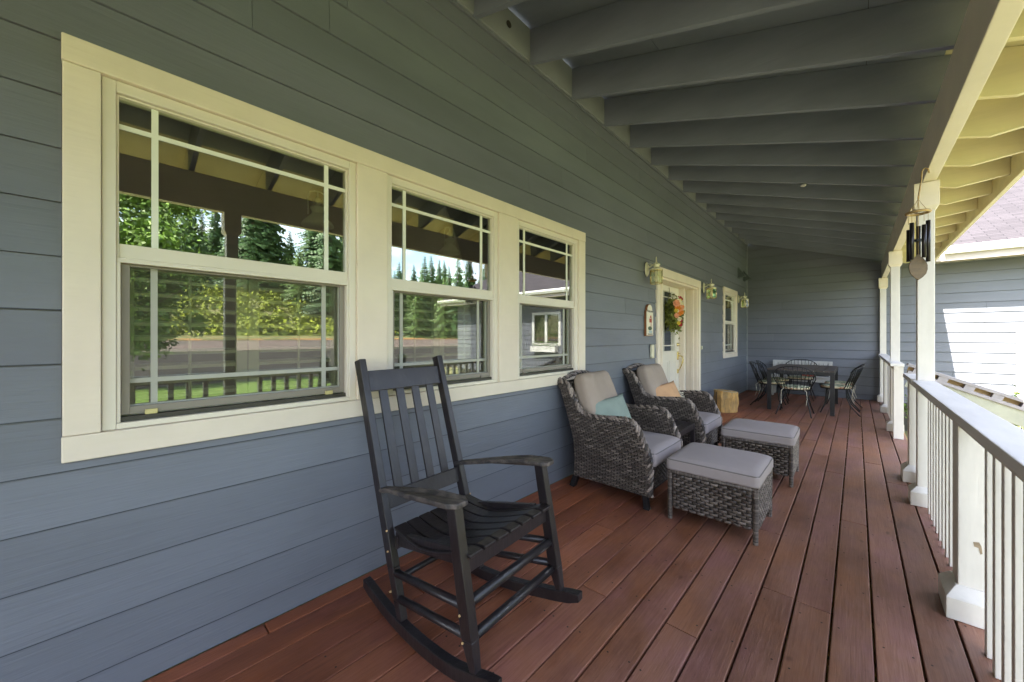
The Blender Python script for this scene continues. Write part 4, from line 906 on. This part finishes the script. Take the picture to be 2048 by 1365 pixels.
bm = NB(); bar(bm, (.035, -wf+.02, .462), (.035, wf-.02, .462), .024, .075); obj('front_rail', bm, M['black'], T, bevel=.003)
bm = NB(); bar(bm, (-.44, -wb+.01, .365), (-.44, wb-.01, .365), .022, .055); obj('back_seat_rail', bm, M['black'], T, bevel=.003)
bm = NB(); bar(bm, (bl(1.075), -wb, 1.078), (bl(1.075), wb, 1.078), .022, .105, up=(-.29, 0, 1)); obj('top_rail', bm, M['black'], T, bevel=.003)
bm = NB(); bar(bm, (bl(.525), -wb, .525), (bl(.525), wb, .525), .022, .078, up=(-.29, 0, 1)); obj('lower_rail', bm, M['black'], T, bevel=.003)
for i in range(4):
    y = (-1.5+i)*.0985; bm = NB(); bar(bm, (bl(.55)-.004, y, .55), (bl(1.04), y, 1.04), .047, .012, up=(1, 0, 0)); obj('back_slat', bm, M['black'], T, bevel=.002)
for z_ in (.330, .208):
    bm = NB(); l = .075-.11*(z_-.2); tube(bm, [(l, -wf, z_), (l, wf, z_)], .019, 10); obj('front_rung', bm, M['wornrung'], T, smooth=True)
bm = NB(); tube(bm, [(-.435, -wb, .20), (-.435, wb, .20)], .014, 10); obj('back_rung', bm, M['black'], T, smooth=True)
bm = NB()
for sg in (-1, 1):
    for (l, z) in ((-.45, .33), (-.425, .16), (-.46, .42), (.062, .30), (.078, .21)):
        ball(bm, (l-.01, sg*(hw(l)+.021) if l < 0 else sg*(wf+.021), z), .0055, 1)
obj('wood_plug', bm, M['rawwood'], T)

# ------------------------------------------------------------------ wicker pieces
def strand(bm, a, b, nrm, up, w, bulge, nseg=4):
    """one arched strand segment from a to b lying on a surface with normal nrm"""
    a = Vector(a); b = Vector(b); rows = []
    for k in range(nseg+1):
        f = k/nseg; p = a.lerp(b, f)+nrm*(bulge*math.sin(PI*f)**0.6 if 0 < f < 1 else -0.001)
        rows.append([bm.verts.new(p-up*w*.5-nrm*.004), bm.verts.new(p-up*w*.2), bm.verts.new(p+up*w*.2), bm.verts.new(p+up*w*.5-nrm*.004)])
    for r0, r1 in zip(rows, rows[1:]):
        for k in range(3): bm.faces.new((r0[k], r1[k], r1[k+1], r0[k+1]))
def weave_rect(bm, o, ux, uz, W_, H_, nrm, rh=.0185, sl=.05, poly=None, rs=None, bulge=.008):
    """basket weave over a planar region; o origin, ux/uz unit axes; poly optional outline in (x, z)"""
    rs = rs or rnd; o = Vector(o); ux = Vector(ux); uz = Vector(uz); nrm = Vector(nrm); nr = max(1, int(round(H_/rh))); rh = H_/nr
    for i in range(nr):
        z = (i+.5)*rh; ivs = [(0, W_)]
        if poly:
            xs_ = []
            for (xa, za), (xb, zb3) in zip(poly, poly[1:]+poly[:1]):
                if (za <= z) != (zb3 <= z): xs_.append(xa+(xb-xa)*(z-za)/(zb3-za))
            xs_.sort(); ivs = list(zip(xs_[::2], xs_[1::2]))
        for s, e in ivs:
            x = s-(sl*.5 if i % 2 else 0)
            while x < e-1e-4:
                a = max(s, x+.0028); b = min(e, x+sl-.0028)
                if b-a > .006: strand(bm, o+ux*a+uz*z, o+ux*b+uz*z, nrm, uz, rh*.86, bulge*min(1, (b-a)/sl*1.3))
                x += sl
def leafbead(bm, c, d, nrm, L, w, h):
    d = d.normalized(); s = nrm.cross(d).normalized(); n = s.cross(d)*-1
    n = d.cross(s); n = n if n.dot(nrm) > 0 else -n; rows = []
    for k in range(5):
        f = k/4; e = math.sin(PI*(.08+.84*f)); p = c+d*(f-.5)*L
        rows.append([bm.verts.new(p-s*w*.5*e), bm.verts.new(p-s*w*.25*e+n*h*e*.8), bm.verts.new(p+s*w*.25*e+n*h*e*.8), bm.verts.new(p+s*w*.5*e)])
    for r0, r1 in zip(rows, rows[1:]):
        for k in range(3): bm.faces.new((r0[k], r1[k], r1[k+1], r0[k+1]))
def braid(bm, pts, side, r=.020, step=.017):
    """herringbone braid round a path; side = sideways axis"""
    pts = [Vector(p) for p in pts]; side = Vector(side).normalized()
    tube(bm, pts, r*.62, 8)
    fr = frames(pts); n = len(pts)
    ds = [0.0]
    for a, b in zip(pts, pts[1:]): ds.append(ds[-1]+(b-a).length)
    total = ds[-1]
    def at(q):
        q = max(0, min(total-1e-6, q)); k = max(i for i in range(n-1) if ds[i] <= q); f = (q-ds[k])/(ds[k+1]-ds[k]); p = pts[k].lerp(pts[k+1], f)
        d = (pts[k+1]-pts[k]).normalized(); u = side.cross(d).normalized(); return p, u
    for k in range(5):
        q = -rnd.uniform(0, .05)
        while q < total:
            q0 = max(q, 0); q1 = min(total, q+.055+rnd.uniform(0, .03)); seg = []
            if q1-q0 > .008:
                for m in range(6):
                    w = q0+(q1-q0)*m/5; p, u = at(w); an = 2*PI*w/.15+2*PI*k/5
                    seg.append(p+u*math.cos(an)*r*.68+side*math.sin(an)*r*.68)
                tube(bm, seg, [r*.24, r*.36, r*.38, r*.38, r*.36, r*.24], 7)
            q = q1+.001
def spiral_leg(bm, x, y, z0, z1, r0, r1):
    n = int((z1-z0)/.0085)
    for i in range(n):
        z = z0+(z1-z0)*i/n; r = r0+(r1-r0)*i/n; lathe(bm, [(r*.9, 0), (r, .0022), (r, .006), (r*.9, .0085)], (x, y, z), 10)

def cushion_piping(half, z, r, c, rr_=.006, puff=0, n=8):
    pts = []
    hx, hy = half[0]-.004, half[1]-.004; cr_ = .03
    for qx, qy, a0 in ((1, 1, 0), (-1, 1, PI/2), (-1, -1, PI), (1, -1, 1.5*PI)):
        for k in range(5):
            a = a0+PI/2*k/4; pts.append(Vector((qx*(hx-cr_)+cr_*math.cos(a), qy*(hy-cr_)+cr_*math.sin(a), z))+Vector(c))
    pts.append(pts[0]); bm = NB(); tube(bm, pts, rr_, 6, cap=False); return bm

def armchair(name, label, loc, pillow):
    t = thing(name, label, 'wicker armchair', loc, 0, 'wicker armchairs against the house wall')
    w = 0.70; hw_ = w/2; th = 0.055
    edge = [(0.0, .918), (.055, .915), (.115, .885), (.165, .820), (.205, .745), (.255, .672), (.33, .637), (.43, .632), (.55, .643), (.66, .652), (.725, .640), (.768, .590), (.80, .52), (.835, .45), (.855, .38), (.862, .26), (.855, .105)]
    back = [(.20, .115), (.208, .25), (.198, .42), (.160, .55), (.115, .68), (.06, .84), (.01, .90)]
    outline = edge+back
    for sg in (-1, 1):
        y = sg*hw_; bm = NB()
        prism(bm, outline[::-1] if sg > 0 else outline, lambda p: (p[0], y-sg*.004, p[1]), lambda p: (p[0], y-sg*th, p[1])); obj('side_core', bm, M['wickerback'], t)
        bm = NB(); weave_rect(bm, (0, y-sg*.002, 0), (1, 0, 0), (0, 0, 1), .86, .92, (0, sg, 0), poly=outline, rh=.0140, sl=.050, bulge=.006)
        weave_rect(bm, (0, y-sg*(th+.002), 0), (1, 0, 0), (0, 0, 1), .86, .92, (0, -sg, 0), poly=outline, rh=.0140, sl=.050, bulge=.006); obj('wicker_side', bm, M['wicker'], t)
        bm = NB(); braid(bm, [(a, y-sg*th*.5, b) for a, b in edge], (0, 1, 0), .028, .024); obj('braided_edge', bm, M['braid'], t)
        bm = NB(); bar(bm, (.215, sg*(hw_-.045), .13), (.165, sg*(hw_-.05), 0.0), .05, .045, up=(1, 0, 0)); obj('leg', bm, M['metal_black'], t, bevel=.003)
        bm = NB(); bar(bm, (.820, sg*(hw_-.04), .12), (.832, sg*(hw_-.04), 0.0), .045, .04, up=(1, 0, 0), w2=.04, h2=.036); box(bm, .810, .856, sg*(hw_-.04)-.024, sg*(hw_-.04)+.024, 0, .012); obj('leg', bm, M['metal_black'], t, bevel=.003)
    y0, y1 = -hw_+th, hw_-th; iw = y1-y0
    # front apron, back inner and outer, top of back
    bm = NB(); box(bm, .822, .838, y0, y1, .13, .31); obj('apron_core', bm, M['wickerback'], t)
    bm = NB(); weave_rect(bm, (.840, y0, .13), (0, 1, 0), (0, 0, 1), iw, .18, (1, 0, 0)); obj('front_apron', bm, M['wicker'], t)
    bm = NB(); box(bm, .24, .82, y0, y1, .285, .305); bar(bm, (.80, y0, .10), (.80, y1, .10), .02, .03); obj('seat_deck', bm, M['metal_black'], t)
    nb = Vector((math.cos(R(17)), 0, math.sin(R(17)))); ub = Vector((-math.sin(R(17)), 0, math.cos(R(17))))
    bm = NB(); bar(bm, (.235, 0, .28), (.045, 0, .905), iw, .03, up=(1, 0, 0)); obj('back_core', bm, M['wickerback'], t)
    bm = NB(); weave_rect(bm, (.255, y0, .28), (0, 1, 0), ub, iw, .64, nb); weave_rect(bm, (.213, y0, .28), (0, 1, 0), ub, iw, .64, -nb); obj('wicker_back', bm, M['wicker'], t)
    # curved top rail of back
    bm = NB(); pts = [(.045-.02*math.cos(a*1.0), y0*1.05+(y1-y0)*1.05*i/10, .905+.055*math.sin(PI*i/10)) for i, a in enumerate([i/10 for i in range(11)])]
    braid(bm, pts, (1, 0, 0), .026, .02); obj('back_top_braid', bm, M['braid'], t)
    # seat cushion (front corners stick out past the arms)
    bm = NB(); softbox(bm, (.600, 0, .372), (.29, iw/2-.006, .063), .028, puff=.022, n=12, wob=.006, seed=loc[1]); sc = obj('seat_cushion', bm, M['seatcush'], t, smooth=True)
    pb = cushion_piping((.29, iw/2-.006), .372+.045, 0, (.600, 0, 0), .0045); obj('piping', pb, M['piping'], sc, smooth=True)
    rot = Matrix.Rotation(R(-17), 3, 'Y')
    bm = NB(); softbox(bm, (0, 0, 0), (.075, iw/2-.03, .30), .06, n=12)
    for v in bm.verts:
        f = max(0, 1-(v.co.z/.30)**2)*max(0, 1-(v.co.y/(iw/2))**2); v.co.x += (.03*f if v.co.x > 0 else -.01*f)
        if v.co.x > 0: v.co.x += .010*math.sin(v.co.y*42+math.sin(v.co.z*9)*1.4)*(.4+.6*max(0, v.co.z/.3+.4))
        if v.co.z > .15: v.co.y *= 1-.12*(v.co.z-.15)/.15
        v.co = rot @ v.co + Vector((.255, 0, .685))
    bc = obj('back_cushion', bm, M['cushion'], t, smooth=True)
    return t
ch1 = armchair('wicker_armchair', 'wicker armchair nearest the camera holding a sage green pillow', (0.0, 3.095, 0), None)
dup(ch1, (0.0, 4.405, 0), 0, 'wicker armchair by the front door holding an apricot pillow')
def pillow(label, loc, mat, fringe, rx, ring_c):
    t = thing('throw_pillow', label, 'throw pillow', loc, 0, 'small throw pillows on the armchairs')
    M3 = Matrix.Rotation(R(-20), 3, 'Z') @ Matrix.Rotation(R(-24), 3, 'Y') @ Matrix.Rotation(R(rx), 3, 'X')
    bm = NB(); g = 16; vs = {}
    for side in (1, -1):
        for i in range(g+1):
            for j in range(g+1):
                a, b = i/g*2-1, j/g*2-1; e = (max(0, 1-a*a)*max(0, 1-b*b))**.42; pinch = 1-.10*(1-abs(a)**3)*(abs(b)**3); pin2 = 1-.08*(1-abs(b)**3)*(abs(a)**3)
                vs[(side, i, j)] = bm.verts.new(M3 @ Vector((side*.055*e+.002*side, a*.225*pin2, b*.150*pinch)))
        for i in range(g):
            for j in range(g): bm.faces.new((vs[(side, i, j)], vs[(side, i+1, j)], vs[(side, i+1, j+1)], vs[(side, i, j+1)]))
    bmesh.ops.remove_doubles(bm, verts=bm.verts, dist=.0041); obj('pillow_body', bm, M[mat], t, smooth=True)
    bm = NB(); pts = [M3 @ Vector((.050+.001, .05+.018*math.cos(2*PI*k/14), -.075+.018*math.sin(2*PI*k/14))) for k in range(15)]; tube(bm, pts, .003, 5); obj('printed_circle', bm, M[ring_c], t)
    if fringe:
        bm = NB(); rr_ = random.Random(4)
        for i in range(60):
            b = rr_.uniform(-1, 1); p = M3 @ Vector((rr_.uniform(-.01, .02), .212, b*.125)); q = M3 @ Vector((rr_.uniform(-.02, .03), .265, b*.14-.01)); tube(bm, [p, q], .0025, 4)
        obj('fringe', bm, M['plaque'], t)
    return t
pillow('sage green pillow on the near wicker armchair', (.395, 3.045, .625), 'green_fab', False, 6, 'plaque')
pillow('apricot pillow with pale fringe on the armchair by the door', (.395, 4.365, .630), 'orange_fab', True, 6, 'redink')

def ottoman(label, loc, rz=0):
    t = thing('wicker_ottoman', label, 'ottoman', loc, rz, 'wicker ottomans in front of the armchairs')
    a, b = .278, .272; z0, z1 = .085, .345
    for x in (-a+.016, a-.016):
        for y in (-b+.016, b-.016):
            bm = NB(); spiral_leg(bm, x, y, 0, z1, .0155, .019); obj('leg', bm, M['wicker'], t, smooth=True)
    bm = NB(); box(bm, -a+.012, a-.012, -b+.012, b-.012, z0+.01, z1-.01); obj('core', bm, M['wickerback'], t)
    for o_, ux_, ln, nr_, sl_ in (((-a+.034, -b+.008, z0), (1, 0, 0), 2*a-.068, (0, -1, 0), .054), ((-a+.034, b-.008, z0), (1, 0, 0), 2*a-.068, (0, 1, 0), .054), ((a-.008, -b+.034, z0), (0, 1, 0), 2*b-.068, (1, 0, 0), .05), ((-a+.008, -b+.034, z0), (0, 1, 0), 2*b-.068, (-1, 0, 0), .05)):
        bm = NB(); weave_rect(bm, o_, ux_, (0, 0, 1), ln, z1-z0-.02, nr_, rh=.0195, sl=sl_, bulge=.010); obj('wicker_panel', bm, M['wicker'], t)
    bm = NB()
    for p, q in (((-a, -b+.014), (a, -b+.014)), ((-a, b-.014), (a, b-.014)), ((-a+.014, -b), (-a+.014, b)), ((a-.014, -b), (a-.014, b))):
        n = 62
        P0, P1 = Vector((*p, z1-.004)), Vector((*q, z1-.004)); d = (P1-P0)
        for i in range(n):
            c0 = P0+d*(i/n); c1 = P0+d*((i+.92)/n); tube(bm, [c0, c1], .0150, 7, cap=True)
    obj('wrapped_rim', bm, M['wicker'], t)
    bm = NB(); softbox(bm, (0, 0, .393), (a+.008, b+.006, .043), .020, puff=.026, n=14, wob=.004, seed=loc[1]); c = obj('cushion', bm, M['seatcush'], t, smooth=True)
    obj('piping', cushion_piping((a+.008, b+.006), .393+.034, 0, (0, 0, 0), .0042), M['piping'], c, smooth=True)
    return t
o1 = ottoman('near wicker ottoman with grey cushion in front of the green pillow armchair', (1.272, 3.022, 0))
dup(o1, (1.315, 4.300, 0), R(1), 'farther wicker ottoman with grey cushion in front of the apricot pillow armchair')

# side table between armchairs
t = thing('side_table', 'low black slatted side table between the two wicker armchairs', 'side table', (.62, 3.755, 0))
bm = NB()
for i in range(5): box(bm, -.20+.082*i, -.20+.082*i+.072, -.22, .22, .435, .452)
obj('table_top', bm, M['black'], t, bevel=.003)
bm = NB(); ring(bm, 0, .04, -.21, .21, -.20, .20, .02)
for v in bm.verts: v.co = Vector((v.co.z, v.co.y, .394+v.co.x))
obj('apron', bm, M['black'], t, bevel=.002)
for x in (-.185, .185):
    for y in (-.195, .195):
        bm = NB(); box(bm, x-.018, x+.018, y-.018, y+.018, 0, .434); obj('leg', bm, M['black'], t, bevel=.003)

# split log
bm = NB(); rr = random.Random(8); base = [(-.20, -.03), (-.12, -.15), (-.02, -.20), (.12, -.12), (.19, -.02), (.17, .10), (.05, .17), (-.10, .16), (-.19, .08)]
rings = []
for k in range(6):
    f = k/5; rings.append([bm.verts.new((x*(1+.03*math.sin(k*1.3+i))+.005*k*rr.uniform(-1, 1), y*(1+.03*math.cos(k+i*2)), f*(.355+.0*x-.05*x+(.02 if i in (1, 2) else 0)*f))) for i, (x, y) in enumerate(base)])
for a, b in zip(rings, rings[1:]):
    for k in range(len(base)): bm.faces.new((a[k], a[(k+1) % 9], b[(k+1) % 9], b[k]))
bm.faces.new(rings[0][::-1]); bm.faces.new(rings[-1])
t = thing('log_stump', 'yellow split log stump standing by the wall past the armchairs', 'log', (.30, 7.42, 0))
obj('split_wood', bm, M['log'], t, bevel=.006)
bm = NB(); vs_ = [bm.verts.new((x*.97, y*.97, .355-.05*x+(.02 if i in (1, 2) else 0)+.0015)) for i, (x, y) in enumerate(base)]; bm.faces.new(vs_); obj('cut_top', bm, M['logtop'], t)
bm = NB(); tube(bm, [(-.105, -.172, .35), (-.10, -.176, .2), (-.11, -.172, .03)], .006, 5); obj('crack', bm, M['wickerback'], t)

# ------------------------------------------------------------------ dining set
t = thing('dining_table', 'dark slatted outdoor dining table at the far end of the porch', 'dining table', (1.27, 8.93, 0))
bm = NB(); hxT, hyT = .465, .80
for i in range(7): a = -hxT+.133*i; box(bm, a, a+.124, -hyT, hyT, .718, .738)
obj('table_top', bm, M['tabletop'], t, bevel=.003)
bm = NB(); ring(bm, 0, .055, -hxT+.005, hxT-.005, -hyT+.005, hyT-.005, .022)
for v in bm.verts: v.co = Vector((v.co.y, v.co.z, .660+v.co.x))
obj('apron', bm, M['metal_black'], t, bevel=.002)
for x in (-.435, .435):
    for y in (-.77, .77):
        bm = NB(); box(bm, x-.029, x+.029, y-.029, y+.029, 0, .717); obj('leg', bm, M['metal_black'], t, bevel=.003)
def wire_chair(label, loc, rz, cush='floral', first=None):
    if first: return dup(first, loc, rz, label)
    t = thing('wire_chair', label, 'wire chair', loc, rz, 'black wire chairs around the dining table')   # faces +x, origin below seat centre
    zs = .42; pts = [(.21*math.cos(a), .215*math.sin(a), zs) for a in [2*PI*i/20 for i in range(21)]]
    bm = NB(); tube(bm, pts, .008, 6, cap=False)
    for y in (-.14, -.07, 0, .07, .14): tube(bm, [(-math.sqrt(max(0, .21**2-y*y)), y, zs), (math.sqrt(max(0, .21**2-y*y)), y, zs)], .003, 5)
    obj('seat_frame', bm, M['metal_black'], t, smooth=True)
    def arc(f): a = PI*f; return Vector((-.30-.05*math.sin(a)+.12*abs(math.cos(a))**2, -.285*math.cos(a), zs+.20+.20*math.sin(a)**.7))
    bm = NB(); top = [arc(i/18) for i in range(19)]; lowL = Vector((-.10, -.20, zs)); lowR = Vector((-.10, .20, zs)); tube(bm, [lowL]+top+[lowR], .008, 6); obj('back_hoop', bm, M['metal_black'], t, smooth=True)
    bm = NB()
    for i in range(1, 14):
        f = i/14; b = Vector((-.205*math.sin(PI*f)**.5-.0, -.20*math.cos(PI*f), zs)); tube(bm, [b, b.lerp(arc(f), .55)+Vector((-.006, 0, 0)), arc(f)], .0042, 5)
    obj('back_spindle', bm, M['metal_black'], t, smooth=True)
    for sx, sy in ((1, 1), (1, -1), (-1, 1), (-1, -1)):
        bm = NB(); k = .12 if sx > 0 else .13; e = .20 if sx > 0 else .30
        tube(bm, [(sx*k, sy*.15, zs), (sx*(k+.01), sy*.17, .28), (sx*(k+(e-k)*.35), sy*.20, .14), (sx*e, sy*.235, .006)], .009, 7); ball(bm, (sx*e, sy*.235, .008), .014, 1, (1, 1, .6)); obj('leg', bm, M['metal_black'], t, smooth=True)
    bm = NB(); lathe(bm, [(.02, 0), (.18, .0), (.205, .012), (.21, .028), (.195, .045), (.12, .055), (.02, .058)], (0, 0, zs+.006), 20); c = obj('seat_cushion', bm, M['floral'], t, smooth=True)
    bm = NB(); lathe(bm, [(.2055, 0), (.2125, .010), (.2125, .020), (.2055, .028)], (0, 0, zs+.012), 20); obj('cushion_band', bm, M['floral_warm'], c, smooth=True)
    for sy in (-1, 1):
        bm = NB(); tube(bm, [(-.17, sy*.13, zs+.03), (-.22, sy*.17, zs-.02), (-.20, sy*.175, zs-.14), (-.235, sy*.165, zs-.24)], .0035, 5); obj('cushion_tie', bm, M['rust'], t)
    return t
w0 = wire_chair('black wire chair on the near side of the dining table, back to the camera', (1.23, 7.98, 0), PI/2)
wire_chair('black wire chair on the far side of the dining table by the bench', (1.12, 9.95, 0), -PI/2, first=w0)
wire_chair('black wire chair on the railing side of the table, nearer the camera', (1.74, 8.62, 0), PI, first=w0)
wire_chair('black wire chair on the railing side of the table, nearer the end wall', (1.76, 9.26, 0), PI-.06, first=w0)
wire_chair('black wire chair on the wall side of the table, nearer the camera', (.80, 8.62, 0), 0, first=w0)
wire_chair('black wire chair on the wall side of the table, nearer the end wall', (.80, 9.26, 0), .08, first=w0)
# white bench against the end wall
t = thing('white_bench', 'white painted slatted bench against the end wall behind the table', 'bench', (1.09, 10.50, 0))
bm = NB(); box(bm, -.53, .53, .10, .13, .728, .775); box(bm, -.52, .52, .10, .125, .47, .50)
for i in range(14): box(bm, -.50+.0735*i, -.50+.0735*i+.064, .103, .122, .50, .735)
obj('backrest', bm, M['benchwhite'], t, bevel=.003)
bm = NB()
for i in range(4): box(bm, -.53, .53, -.25+.085*i, -.25+.085*i+.075, .425, .445)
obj('seat', bm, M['benchwhite'], t, bevel=.003)
bm = NB(); box(bm, -.52, .52, -.24, -.22, .34, .424); obj('apron', bm, M['benchwhite'], t)
for x in (-.50, .50):
    for y in (-.225, .10):
        bm = NB(); box(bm, x-.028, x+.028, y-.024, y+.024, 0, .424 if y < 0 else .77); obj('leg', bm, M['benchwhite'], t, bevel=.003)
# red book-like item on bench
bm = NB(); softbox(bm, (0, 0, .045), (.10, .05, .045), .02, n=5, puff=.01); tag(obj('seat_pad', bm, M['redink'], smooth=True, loc=(1.22, 10.40, .446)), 'small red cushion on the white bench behind the table', 'cushion')
